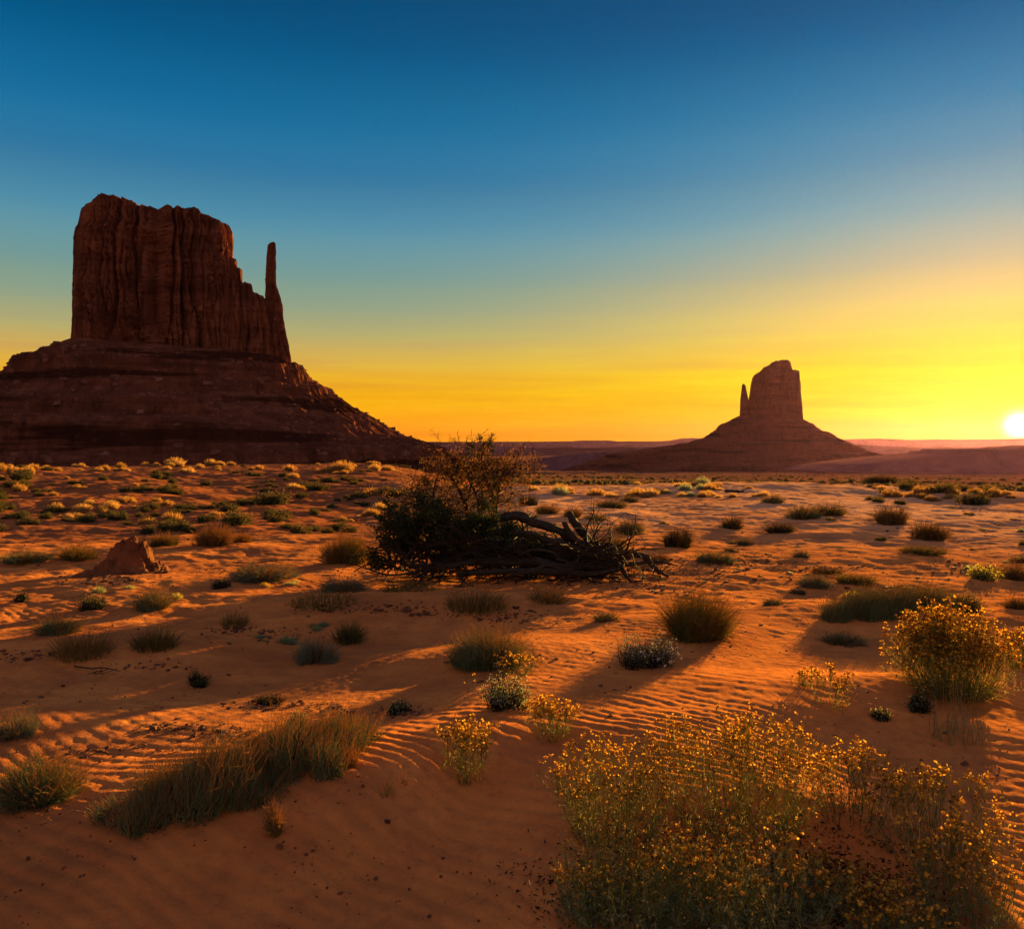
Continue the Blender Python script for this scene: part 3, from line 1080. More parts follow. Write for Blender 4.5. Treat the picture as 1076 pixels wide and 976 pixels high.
def jointfir(px, py, wpx, hpx, label, dens=1.0, mat=None, dry=.24, drymat=None, name='green_bush', cat='shrub', lean=(.05, 0), seed=None):
    rng = np.random.default_rng(seed or int(px * 7 + py))
    w, h, y = size_of(px, py, wpx, hpx)
    r = max(.0024, .00036 * y)
    a, b, d = Bag(), Bag(), Bag()
    n = int(min(2900, 640 * dens * wpx / 50))
    # an uneven crown: one body and several smaller clumps
    tuft(a, int(n * .5), w, h * .88, rng, K=5, r=r, lean=lean, hmin=.3, wiggle=.035)
    for _ in range(5):
        f = rng.uniform(.3, .55)
        cx_, cy_ = rng.uniform(-.3, .3) * w, rng.uniform(-.25, .25) * w
        tuft(a, int(n * .1), w * f, h * rng.uniform(.6, 1.12), rng, K=5, r=r, centre=(cx_, cy_), lean=lean, hmin=.35, wiggle=.04)
    tuft(d, int(n * dry) + 20, w * 1.12, h * 1.12, rng, K=5, r=r * .9, lean=lean, hmin=.55, wiggle=.04)
    P = tuft(b, int(n * .05) + 8, w * .8, h * .7, rng, K=4, r=r * 1.9, wiggle=.05)
    nl = int(70 * dens) + 20
    ang, rad_ = rng.uniform(0, 6.28, nl), rng.uniform(.1, .72, nl) * w
    lt = Bag()
    lt.leaves(np.stack([np.cos(ang) * rad_, np.sin(ang) * rad_ * .8, np.full(nl, .024)], axis=1), max(.02, .0016 * y), rng, .9, .3)
    return put(name, [('litter', lt, TWIG), ('stems', a, mat or GREEN), ('dry_tips', d, drymat or GOLD), ('twigs', b, TWIG)], px, py, wpx, label, cat, kindparts=('litter',))


def grass(px, py, wpx, hpx, label, mat, n=260, name='dry_grass_tuft', spread=.35, lean=(.06, 0), group=None, mat2=None, rr=.0019):
    rng = np.random.default_rng(int(px * 13 + py))
    w, h, y = size_of(px, py, wpx, hpx)
    r = max(rr, .00032 * y)
    a, b = Bag(), Bag()
    tuft(a, n, w, h, rng, K=5, r=r, spread=spread, droop=.18, wiggle=.02, lean=lean, hmin=.35, dome=.6)
    tuft(b, int(n * .45), w * .95, h * .65, rng, K=4, r=r, spread=spread * 1.3, droop=.2, wiggle=.03, lean=lean, hmin=.3)
    return put(name, [('blades', a, mat), ('base_leaves', b, mat2 or OLIVE)], px, py, wpx, label, 'grass', group)


def leafy(px, py, wpx, hpx, label, mat, nl=2600, name='leafy_shrub', flowers=None, leaf=.016, cat='shrub', fname='flowers'):
    rng = np.random.default_rng(int(px * 17 + py))
    w, h, y = size_of(px, py, wpx, hpx)
    leaf = max(leaf, .0013 * y)
    tw, lf, fl = Bag(), Bag(), Bag()
    P = tuft(tw, 190, w * .95, h * .95, rng, K=6, r=max(.003, .0003 * y), wiggle=.05, hmin=.4, spread=.25)
    for _ in range(4):
        P2 = tuft(tw, 40, w * .5, h * rng.uniform(.6, 1.05), rng, K=6, r=max(.0025, .0003 * y), wiggle=.05, spread=.2,
                  centre=(rng.uniform(-.3, .3) * w, rng.uniform(-.3, .3) * w))
        lf.leaves(pick(P2, rng, nl // 9, .35) + rng.normal(0, leaf * .6, (nl // 9, 3)), leaf, rng)
    lf.leaves(pick(P, rng, nl // 2, .3) + rng.normal(0, leaf * .7, (nl // 2, 3)), leaf, rng)
    parts = [('twigs', tw, TWIG), ('leaves', lf, mat)]
    if flowers:
        fl.leaves(np.repeat(pick(P, rng, 90, .93), 6, axis=0) + rng.normal(0, leaf * .4, (540, 3)), leaf * .8, rng, .3, .8)
        parts.append((fname, fl, flowers))
    return put(name, parts, px, py, wpx, label, cat, kindparts=(fname,))


def flowering(px, py, wpx, hpx, label, n=120, heads=3, name='yellow_flower_plant', spread=.55, leafy_=1.0, headr=.0105, hmin=.5, stem=OLIVE, dome=.45, fcat='flower plant', top=.0, wy=None):
    rng = np.random.default_rng(int(px * 19 + py))
    w, h, y = size_of(px, py, wpx, hpx)
    headr = max(headr, .0011 * y)
    st, lf, hd = Bag(), Bag(), Bag()
    r = max(.0016, .0003 * y)
    P = tuft(st, n, w, h * .84, rng, K=6, r=r * 1.25, spread=spread, wiggle=.016, droop=.03, hmin=hmin, dome=dome, wy=wy)
    tips = P[:, -1]
    # a flat topped spray of side stalks with a head on each
    m = n * heads
    tall = np.argsort(-(tips[:, 2] / h + .25 * rng.random(n)))[:max(3, int(n * .6))]
    src = rng.choice(tall, m)
    k0 = P[src, rng.integers(3, 6, m)]
    d = rng.normal(0, 1, (m, 3))
    d[:, 2] = 0
    rr = rng.uniform(.008, .05, m) * (h / .45)
    d = d / np.linalg.norm(d, axis=1, keepdims=True) * rr[:, None]
    end = k0 + d
    end[:, 2] = tips[src, 2] + rng.uniform(-.02, .06, m) * (h / .45) + .01
    midp = k0 * .45 + end * .55 + d * .25
    t = np.linspace(0, 1, 4)[None, :, None]
    Q = (1 - t) ** 2 * k0[:, None] + 2 * t * (1 - t) * midp[:, None] + t ** 2 * end[:, None]
    st.tubes(Q, np.full((m, 4), r * .7), 3)
    rh = headr * rng.uniform(.55, 1.25, m)
    hd.lumps(end, rh, rng, .7, 5)
    # ray florets round each head
    kk = 3
    c = np.repeat(end, kk, axis=0) + rng.normal(0, 1, (m * kk, 3)) * np.repeat(rh, kk)[:, None] * .55
    hd.leaves(c, float(headr) * 1.25, rng, .5, .7)
    # leaves
    nl = int(n * 9 * leafy_)
    c = pick(P, rng, nl, .05)
    u = rng.normal(size=(nl, 3))
    u[:, 2] = np.abs(u[:, 2]) * .9 + .3
    u /= np.linalg.norm(u, axis=1, keepdims=True)
    ln = rng.uniform(.4, 1.0, nl) * .05 * min(1.3, h / .4 + .2)
    t = np.linspace(0, 1, 3)[None, :, None]
    LPt = c[:, None] + u[:, None] * ln[:, None, None] * t
    LPt[..., 2] -= (t[..., 0] ** 2) * ln[:, None] * .45
    lf.ribbons(LPt, np.array([[.6, 1, .1]]) * np.maximum(.0016, .00030 * y), unit_dirs(nl, rng))
    return put(name, [('stems', st, stem), ('leaves', lf, OLIVE if leafy_ < .9 else GREEN), ('flower_heads', hd, FLOWER)], px, py, wpx, label, fcat, kindparts=('flower_heads',))


# --- foreground flowers on the bank at the bottom of the picture
flowering(645, 902, 165, 112, 'yellow flowered plant at the near edge of the shaded dune face, beside the darkest stems', 210, 2, headr=.0105)
flowering(775, 910, 235, 136, 'largest and densest yellow flowered plant in the foreground clump', 320, 2)
flowering(893, 885, 120, 92, 'thin yellow flowered plant on the crest of the foreground bank, heads against bare sand', 74, 3)
flowering(982, 925, 180, 112, 'open yellow flowered plant on the far end of the foreground bank', 120, 3)
flowering(812, 1015, 190, 150, 'dark green flowering plant on the shaded front of the foreground bank', 150, 1, leafy_=2.2)
flowering(1015, 1005, 150, 128, 'dark leafed flowering plant in the bottom corner under the sun', 130, 2, leafy_=2.0)
flowering(915, 1000, 90, 92, 'few stemmed flowering plant in the dark hollow of the foreground bank', 26, 4, leafy_=1.2)
flowering(665, 1010, 210, 150, 'tangle of tall pale stems without flowers on the front of the bank', 250, 0 + 1, name='stemmy_weed', headr=.003, leafy_=1.5, fcat='weed')
flowering(735, 1000, 150, 128, 'dense olive green flowering weed hiding the middle of the foreground bank', 230, 1, leafy_=2.0)
flowering(940, 1015, 120, 92, 'low dark weed with few gold heads before the dark hollow of the bank', 90, 2, leafy_=2.0)
flowering(612, 975, 80, 66, 'small leafy weed at the outer foot of the foreground clump', 90, 1, leafy_=1.8)
flowering(862, 965, 80, 70, 'short leafy weed right behind the dark hollow of the bank', 70, 2, leafy_=1.8)
grass(700, 975, 190, 95, 'straw coloured stalks standing among the foreground flowers', RUST, 260, 'dry_grass_tuft', .8)

def bank_shade_leaves():  # dark leaves added to darken the soil under the thicket, as shade would
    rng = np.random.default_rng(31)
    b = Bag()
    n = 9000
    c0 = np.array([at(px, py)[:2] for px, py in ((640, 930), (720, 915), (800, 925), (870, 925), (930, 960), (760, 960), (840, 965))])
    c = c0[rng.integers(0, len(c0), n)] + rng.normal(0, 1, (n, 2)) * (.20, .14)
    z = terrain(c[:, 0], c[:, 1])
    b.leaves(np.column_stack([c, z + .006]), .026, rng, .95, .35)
    o = obj('shade_leaves', b.mesh('shade_leaves'), TWIG)
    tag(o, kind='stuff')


bank_shade_leaves()

# --- the big yellow bush on the bank
flowering(1000, 742, 152, 112, 'big rounded bush topped with orange yellow flowers on the bank below the sun', 560, 3, name='yellow_flower_bush', spread=.5, dome=.8, hmin=.35, headr=.0135, fcat='shrub', leafy_=1.5)
flowering(1068, 702, 46, 50, 'orange lit flower clump just behind the big yellow bush at the picture edge', 90, 4, name='yellow_flower_bush', fcat='shrub')
flowering(872, 748, 64, 50, 'sparse yellow flowers on thin stems in front of the lit sand', 26, 4)
flowering(850, 722, 40, 20, 'low sprawling yellow flowers behind the sparse thin stemmed ones', 50, 1, spread=.8)
grass(1006, 782, 66, 96, 'pale bleached stalks standing in front of the big yellow bush', PALE, 44, 'bleached_stalks', .8, (0, 0), rr=.0028)
leafy(968, 750, 30, 34, 'small dark green sprig at the foot of the big yellow bush', GREEN, 700, 'green_sprig')
leafy(926, 757, 24, 18, 'tiny green sprig on the shaded lip of the bank', GREEN, 400, 'green_sprig')
flowering(490, 826, 74, 72, 'leaning yellow flowered plant on the dune ridge, nearest of the two on it', 60, 4)
flowering(578, 780, 62, 50, 'spreading yellow flowered plant on the dune ridge beside the bright sand', 60, 4)
leafy(785, 768, 20, 16, 'tiny sprig alone on the rippled bright sand', OLIVE, 250, 'green_sprig')

# --- green bushes of the foreground and middle ground


def long_bush():
    rng = np.random.default_rng(77)
    ends = [(128, 884, 56), (165, 872, 74), (205, 862, 84), (245, 850, 84), (285, 836, 78), (322, 820, 66), (348, 806, 52)]
    x0, y0, z0 = at(235, 858)
    e = empty('green_bush', (x0, y0 + .12, z0 - .02))
    tag(e, 'long dark green bush with gold tips lying across the near sand, the largest bush', 'shrub')
    a, d, b = Bag(), Bag(), Bag()
    ends = [(a_[0] + (b_[0] - a_[0]) * f_, a_[1] + (b_[1] - a_[1]) * f_, a_[2] + (b_[2] - a_[2]) * f_) for a_, b_ in zip(ends[:-1], ends[1:]) for f_ in (0, .5)] + [ends[-1]]
    for px, py, hp in ends:
        for k in range(2):
            x, y, z = at(px + rng.uniform(-18, 18), py - 12 * k + rng.uniform(-12, 8))
            h = hp * y / FPX * rng.choice([.45, .7, .9, 1.1]) * rng.uniform(.9, 1.1)
            w = rng.uniform(44, 96) * y / FPX
            c = (x - x0, y - y0, z - z0)
            tuft(a, 270, w, h * rng.uniform(.85, 1.05), rng, K=5, r=.0027, centre=c, lean=(.08, 0), hmin=.25, spread=.6, dome=.6, wiggle=.035)
            tuft(d, 85, w * 1.2, h * 1.22, rng, K=5, r=.0022, centre=c, lean=(.10, 0), hmin=.6, wiggle=.035, spread=.6, dome=.5)
            tuft(b, 20, w * .9, h * .7, rng, K=4, r=.0045, centre=c, wiggle=.05)
    obj('stems', a.mesh('stems'), GREEN, e)
    obj('dry_tips', d.mesh('dry_tips'), GOLD, e)
    obj('twigs', b.mesh('twigs'), TWIG, e)


long_bush()
jointfir(42, 848, 108, 62, 'rounded green bush with gold tips at the near left edge', 1.3)
jointfir(14, 778, 58, 34, 'small grey green tuft at the left edge, behind the near rounded bush', .8, SAGE)
grass(290, 882, 32, 58, 'glowing orange straw tuft alone on the sand in front of the longest bush', GOLD, 150, 'straw_tuft', .15, (-.12, 0), mat2=GOLD, rr=.0030)
grass(368, 806, 26, 42, 'straw stalks at the far tip of the longest bush', GOLD, 70, 'straw_tuft', .4, (.1, 0), mat2=GOLD, rr=.0026)
grass(402, 836, 30, 26, 'few short green blades on the shaded dune, left of the ridge flowers', OLIVE, 26, 'grass_sprig', .7)
grass(424, 826, 16, 30, 'single slim pale tuft on the shaded dune, left of the ridge flowers', GOLD, 14, 'grass_sprig', .3)
jointfir(514, 702, 104, 48, 'neat green dome bush with golden crown in the centre of the sand', 1.5)
leafy(532, 746, 68, 50, 'grey green leafy plant in front of the central dome bush', SAGE, 2200)
flowering(540, 712, 60, 28, 'yellow tipped weeds wedged between the dome bush and the grey green plant', 60, 2)
flowering(497, 728, 16, 24, 'two pale pink flowers on thin stalks beside the grey green plant', 3, 1, name='pink_flower', headr=.012)
leafy(420, 750, 34, 20, 'low green sprig on a dark soil hump, left of the grey green plant', GREEN, 700, 'green_sprig')
leafy(680, 704, 82, 52, 'round grey shrub speckled with mauve flowers in front of the rusty tall bush', SAGE, 3600, 'mauve_flower_shrub', MAUVE, .014)
jointfir(733, 674, 96, 62, 'tall rounded bush with rusty orange tips behind the mauve flowered shrub', 1.4, OLIVE, .5, RUST)
jointfir(637, 653, 38, 14, 'small flat green tuft on open sand left of the rusty tall bush', .8)


def wide_bush():
    rng = np.random.default_rng(91)
    ends = [(890, 657, 34), (912, 656, 48), (935, 655, 50), (958, 654, 46), (980, 650, 38), (1000, 646, 28)]
    x0, y0, z0 = at(935, 655)
    e = empty('green_bush', (x0, y0 + .25, z0 - .03))
    tag(e, 'wide dark green bush directly behind the big yellow flowered bush', 'shrub')
    a, d, b = Bag(), Bag(), Bag()
    for px, py, hp in ends:
        for k in range(2):
            x, y, z = at(px + rng.uniform(-8, 8), py - 5 * k)
            h = hp * y / FPX * rng.uniform(.8, 1.05)
            w = 46 * y / FPX
            c = (x - x0, y - y0, z - z0)
            tuft(a, 440, w, h, rng, K=5, r=.0036, centre=c, lean=(.22, 0), hmin=.25, spread=.6, dome=.6, wiggle=.03)
            tuft(d, 80, w * 1.15, h * 1.15, rng, K=5, r=.003, centre=c, lean=(.24, 0), hmin=.75, spread=.6, dome=.5)
            tuft(b, 16, w * .9, h * .7, rng, K=4, r=.006, centre=c, wiggle=.05)
    obj('stems', a.mesh('stems'), GREEN, e)
    obj('dry_tips', d.mesh('dry_tips'), RUST, e)
    obj('twigs', b.mesh('twigs'), TWIG, e)


wide_bush()
jointfir(884, 678, 54, 18, 'low green tuft in front of the wide dark green bush', .9)
jointfir(333, 697, 60, 32, 'grey green tuft on brown sand below the fallen tree, front one of a pair', 1.1, SAGE)
jointfir(366, 677, 44, 28, 'brownish olive tuft, rear one of a pair below the fallen tree', .8, OLIVE, .4, RUST)
grass(86, 694, 84, 44, 'pale dry grass clump, front one of the three clumps at left on the brown sand', GOLD, 420, spread=.6)
jointfir(62, 667, 64, 26, 'low green clump behind the pale dry grass clump at left', .9)
grass(162, 684, 66, 36, 'golden dry grass clump right of the pale one on a low sand hump', RUST, 360, spread=.6)
jointfir(160, 642, 54, 30, 'compact green dome between the red earth mound and the golden grass', 1.0)
leafy(97, 641, 38, 24, 'small spindly green shrub on two bare stems near the red earth mound', GREEN, 900)
leafy(22, 633, 18, 16, 'small green sprig at the left edge below the red earth mound', GREEN, 300, 'green_sprig')
jointfir(276, 611, 80, 26, 'wide grey green dome left of the fallen tree on the pale flat', 1.2, SAGE)
leafy(232, 619, 24, 16, 'small greyish sprig at the left foot of the wide grey green dome', SAGE, 500, 'green_sprig')
jointfir(364, 592, 66, 38, 'round bush with glowing orange crown touching the left end of the fallen tree', 1.2, OLIVE, .6, GOLD)
jointfir(360, 622, 66, 22, 'flat grey green bush in front of the left end of the fallen tree', 1.0, SAGE)
grass(246, 660, 40, 26, 'rusty thin grass on a dark hump in the middle left sand', RUST, 120, spread=.6)
leafy(208, 722, 30, 24, 'little yellow green sprig alone on the brown sand', OLIVE, 500, 'green_sprig')
leafy(312, 764, 24, 24, 'small upright green plant among the dark soil crusts', GREEN, 700, 'green_sprig')
leafy(343, 778, 34, 18, 'low dark green scrub behind the far tip of the longest bush', DARKLEAF, 900, 'low_scrub')
leafy(283, 740, 40, 14, 'thin row of dark scrub on the soil crusts, farthest from the longest bush', DARKLEAF, 800, 'low_scrub')
leafy(275, 784, 44, 20, 'rusty brown scrub directly behind the middle of the longest bush', BROWNLEAF, 900, 'low_scrub')
grass(340, 640, 84, 20, 'strip of orange lit grass below the flat grey green bush', RUST, 330, spread=.8)
grass(500, 644, 82, 30, 'wide rusty orange grass patch below the middle of the fallen tree', RUST, 420, spread=.7)
grass(576, 634, 54, 26, 'rusty orange grass tuft below the roots of the fallen tree', RUST, 280, spread=.6)
grass(430, 622, 70, 18, 'faint orange grass at the shaded foot of the fallen tree', RUST, 240, spread=.8)
jointfir(225, 574, 50, 28, 'glowing orange round bush on the far side of the pale flat', .9, RUST, .5, GOLD)
jointfir(254, 570, 26, 15, 'small glowing orange tuft right beside the bigger orange bush', .7, RUST, .5, GOLD)
jointfir(172, 574, 34, 19, 'gold tipped green tuft behind the red earth mound', .8, OLIVE, .4, GOLD)
jointfir(146, 576, 24, 14, 'smaller green tuft directly behind the peak of the red earth mound', .7)
jointfir(80, 590, 46, 22, 'yellowish tuft left of the red earth mound', .8, OLIVE, .4, GOLD)
jointfir(26, 594, 64, 18, 'low dark green tuft at the left edge of the pale flat', .8)

# --- bushes of the sand flat beyond the roots
jointfir(935, 552, 46, 24, 'dark rust bush on the pale sand below the rising sun, the farther of a pair', 1.0, RUST, .3, RUST)
jointfir(978, 568, 48, 24, 'dark rust bush on the pale sand below the rising sun, the nearer of a pair', 1.0, RUST, .3, RUST)
jointfir(968, 583, 60, 12, 'flat olive bush at the foot of the nearer rust bush', .7, OLIVE)
jointfir(842, 546, 46, 20, 'grey green bush in front of the long brown one on the far sand', .9, GREEN)
jointfir(870, 542, 50, 17, 'long brown bush behind the grey green one on the far sand', .8, OLIVE, .3, RUST)
jointfir(812, 529, 32, 12, 'dark green dome alone on the smooth far sand', .8, GREEN)
jointfir(712, 575, 42, 28, 'dark dome bush with rusty rim right of the broken branches', 1.0, DARKLEAF, .3, RUST)
jointfir(661, 562, 42, 19, 'green dome bush with golden rim behind the broken branches', 1.0, GREEN, .3, GOLD)
jointfir(770, 556, 30, 17, 'small dark dome on the far sand, right of the dome with rusty rim', .8, DARKLEAF, .3, RUST)
jointfir(750, 592, 48, 17, 'low green bush on a bare soil hump right of the roots', .9, GREEN)
jointfir(783, 573, 28, 12, 'little grey green bush above the low one on the soil hump', .7, SAGE)
jointfir(818, 560, 40, 16, 'dark rusty bush between the little grey green bush and the far brown one', .8, DARKLEAF, .3, RUST)
jointfir(842, 586, 24, 12, 'small sage tuft alone in the middle of the right hand sand', .7, SAGE)
jointfir(856, 618, 46, 18, 'sage green bush, left of two in front of the wide dark one', .9, SAGE)
jointfir(898, 614, 52, 14, 'olive green bush, right of two in front of the rippled flat', .9, OLIVE)
jointfir(868, 604, 44, 12, 'dark brown scrub directly behind the pair of low bushes', .7, DARKLEAF)
jointfir(813, 636, 30, 12, 'small dark green tuft on the lit sand near the rusty tall bush', .7, GREEN)
jointfir(926, 508, 36, 13, 'dark bush breaking the far sand crest below the sun', .9, DARKLEAF, .3, RUST)
jointfir(1066, 610, 40, 24, 'blurred brown bush at the edge of the picture below the sun', .9, RUST)
jointfir(1070, 640, 36, 20, 'nearer brown bush at the edge of the picture below the sun', .9, RUST)
jointfir(640, 584, 48, 26, 'olive bush just behind the upturned roots', 1.0, OLIVE, .3, GOLD)
jointfir(690, 592, 34, 14, 'small brown scrub between the roots and the low green bush', .8, DARKLEAF)
jointfir(555, 531, 24, 17, 'black green shrub on the dark plain edge right of the brown tree', .9, DARKLEAF, .05)
jointfir(575, 540, 32, 13, 'bright golden tuft left of two behind the fallen trunk', .8, OLIVE, .7, GOLD)
jointfir(602, 544, 26, 14, 'bright golden tuft right of two behind the fallen trunk', .8, OLIVE, .7, GOLD)
jointfir(642, 534, 40, 12, 'long green and gold tuft at the near edge of the smooth far sand', .8, GREEN, .4, GOLD)
jointfir(662, 528, 26, 9, 'short green tuft touching the long green and gold one', .7, GREEN, .3, GOLD)
jointfir(690, 519, 24, 8, 'far green tuft on the crest of the smooth sand', .7, GREEN, .3, GOLD)
jointfir(625, 547, 34, 11, 'low green tufts below the smooth far sand, behind the stubs', .7, GREEN, .3, GOLD)


# ------------------------------------------------------------------ the red earth mound
def earth_mound():
    px, py = 122, 604
    x0, y0, z0 = at(px, py)
    w, h = 92 * y0 / FPX, 36 * y0 / FPX
    y0 += .3
    n = 150
    g = np.linspace(-1, 1, n)
    GX, GY = np.meshgrid(g, g)
    r = np.hypot(GX, GY) + 1e-9
    a = np.arctan2(GY, GX)
    rr = r * (1 + .16 * noise(np.cos(a) * 1.6 + 4, np.sin(a) * 1.6, 5))
    H = np.interp(rr, [0, .12, .24, .34, .42, .55, .75, 1.0, 1.5], [1.0, .98, .90, .74, .52, .27, .12, .0, -.25])
    X = GX * w * .62 + .10 * w * H
    Y = GY * w * .55
    Z = H * h + (fbm(GX * 4, GY * 4, 4, 8) * .20 + fbm(GX * 12, GY * 12, 4, 9) * .14 + np.round(noise(GX * 7, GY * 7, 13) * 3) * .05) * h * np.clip(1.15 - r, 0, 1)
    V = np.stack([X, Y, Z + terrain(X + x0, Y + y0) - z0 - .03], axis=-1).reshape(-1, 3)
    idx = np.arange(n * n).reshape(n, n)
    F = np.stack([idx[:-1, :-1], idx[:-1, 1:], idx[1:, 1:], idx[1:, :-1]], axis=-1).reshape(-1, 4)
    keep = (r[:-1, :-1] < 1.05).ravel()
    o = obj('earth_mound', mesh_from('earth_mound', V, F[keep], False), MUD, None, (x0, y0, z0))
    tag(o, 'steep little mound of packed red earth on the pale sand flat', 'mound')


earth_mound()


# ------------------------------------------------------------------ the fallen tree and the withered one behind it
D0 = at(560, 604)[1]


def wp(px, py, dy=0.0):
    y = D0 + dy
    return np.array([(px - CX) / FPX * y, y, EYE + (HY - py) / FPX * y])


def smooth_line(pts, K):
    P = np.array(pts, float)
    t = np.linspace(0, len(P) - 1, K)
    out = np.zeros((K, P.shape[1]))
    for j, tt in enumerate(t):
        i = min(int(tt), len(P) - 2)
        f = tt - i
        p0, p1, p2, p3 = P[max(i - 1, 0)], P[i], P[i + 1], P[min(i + 2, len(P) - 1)]
        out[j] = .5 * ((2 * p1) + (-p0 + p2) * f + (2 * p0 - 5 * p1 + 4 * p2 - p3) * f * f + (-p0 + 3 * p1 - 3 * p2 + p3) * f ** 3)
    return out


def limb(bag, pts, seed=0, sides=18, step=.028, gnarl=.45):
    """pts: (px, py, dy, radius in pixels)"""
    A = np.array([[*wp(p[0], p[1], p[2]), .68 * p[3] * D0 / FPX] for p in pts])
    ln = np.sum(np.linalg.norm(np.diff(A[:, :3], axis=0), axis=1))
    K = max(8, int(ln / step))
    S = smooth_line(A, K)
    P, R = S[:, :3], np.maximum(S[:, 3], .004)
    s = np.linspace(0, ln, K)
    P = P + np.stack([noise(s * 2.5, s * 0 + seed, 1), noise(s * 2.5, s * 0 + seed, 2), noise(s * 2.5, s * 0 + seed, 3)], axis=1) * .7 * R[:, None]
    T = np.gradient(P, axis=0)
    T /= np.linalg.norm(T, axis=1, keepdims=True)
    up = np.array([0, 0, 1.0])
    Aa = np.cross(T, up)
    Aa /= np.linalg.norm(Aa, axis=1, keepdims=True) + 1e-9
    B = np.cross(T, Aa)
    th = np.linspace(0, 2 * math.pi, sides, endpoint=False)
    TH, SS = np.meshgrid(th, s)
    tw = TH + SS * 1.2
    rr = 1 + gnarl * noise(np.cos(tw) * 1.8 + seed, np.sin(tw) * 1.8 + SS * .6, 7) + .14 * noise(tw * 3, SS * 2.0, 8) + .35 * gnarl * noise(SS * 4, TH * 0 + seed, 9)
    rr = rr * np.clip(R[:, None], 0, 1) + .10 * R[:, None] * np.sin(tw * 6 + noise(SS * 3, TH * 0, 5) * 4)
    V = P[:, None] + Aa[:, None] * (rr * np.cos(TH))[..., None] + B[:, None] * (rr * np.sin(TH))[..., None]
    V = np.concatenate([V, np.repeat(P[-1][None, None], sides, axis=1) + T[-1] * R[-1] * .4])
    V = np.concatenate([np.repeat(P[0][None, None], sides, axis=1) - T[0] * R[0] * .4, V])
    k = V.shape[0]
    idx = np.arange(k * sides).reshape(k, sides)
    nx = np.roll(idx, -1, axis=1)
    F = np.stack([idx[:-1], nx[:-1], nx[1:], idx[1:]], axis=-1).reshape(-1, 4)
    bag.add(V.reshape(-1, 3), F)
    return S


def grow(start, direction, length, radius, depth, rng, lines, tips, spread=.7, up=.15, ratio=.62, kids=(3, 4)):
    K = 6
    P = [np.array(start, float)]
    d = np.array(direction, float)
    d /= np.linalg.norm(d)
    for i in range(K - 1):
        d = d + rng.normal(0, .22, 3) + np.array([0, 0, up * .3])
        d /= np.linalg.norm(d)
        P.append(P[-1] + d * length / (K - 1))
    P = np.array(P)
    lines.append((P, np.linspace(radius, radius * .55, K)))
    if depth == 0:
        tips.append(P)
        return
    for _ in range(int(rng.integers(kids[0], kids[1] + 1))):
        i = int(rng.integers(2, K))
        nd = d + rng.normal(0, spread, 3) + np.array([0, 0, up])
        grow(P[i], nd, length * ratio * rng.uniform(.7, 1.25), radius * .55, depth - 1, rng, lines, tips, spread, up, ratio, kids)


def lines_to(bag, lines, org, sides=4):
    P = np.stack([l[0] for l in lines]) - org
    R = np.stack([l[1] for l in lines])
    bag.tubes(P, np.maximum(R, .0032), sides)


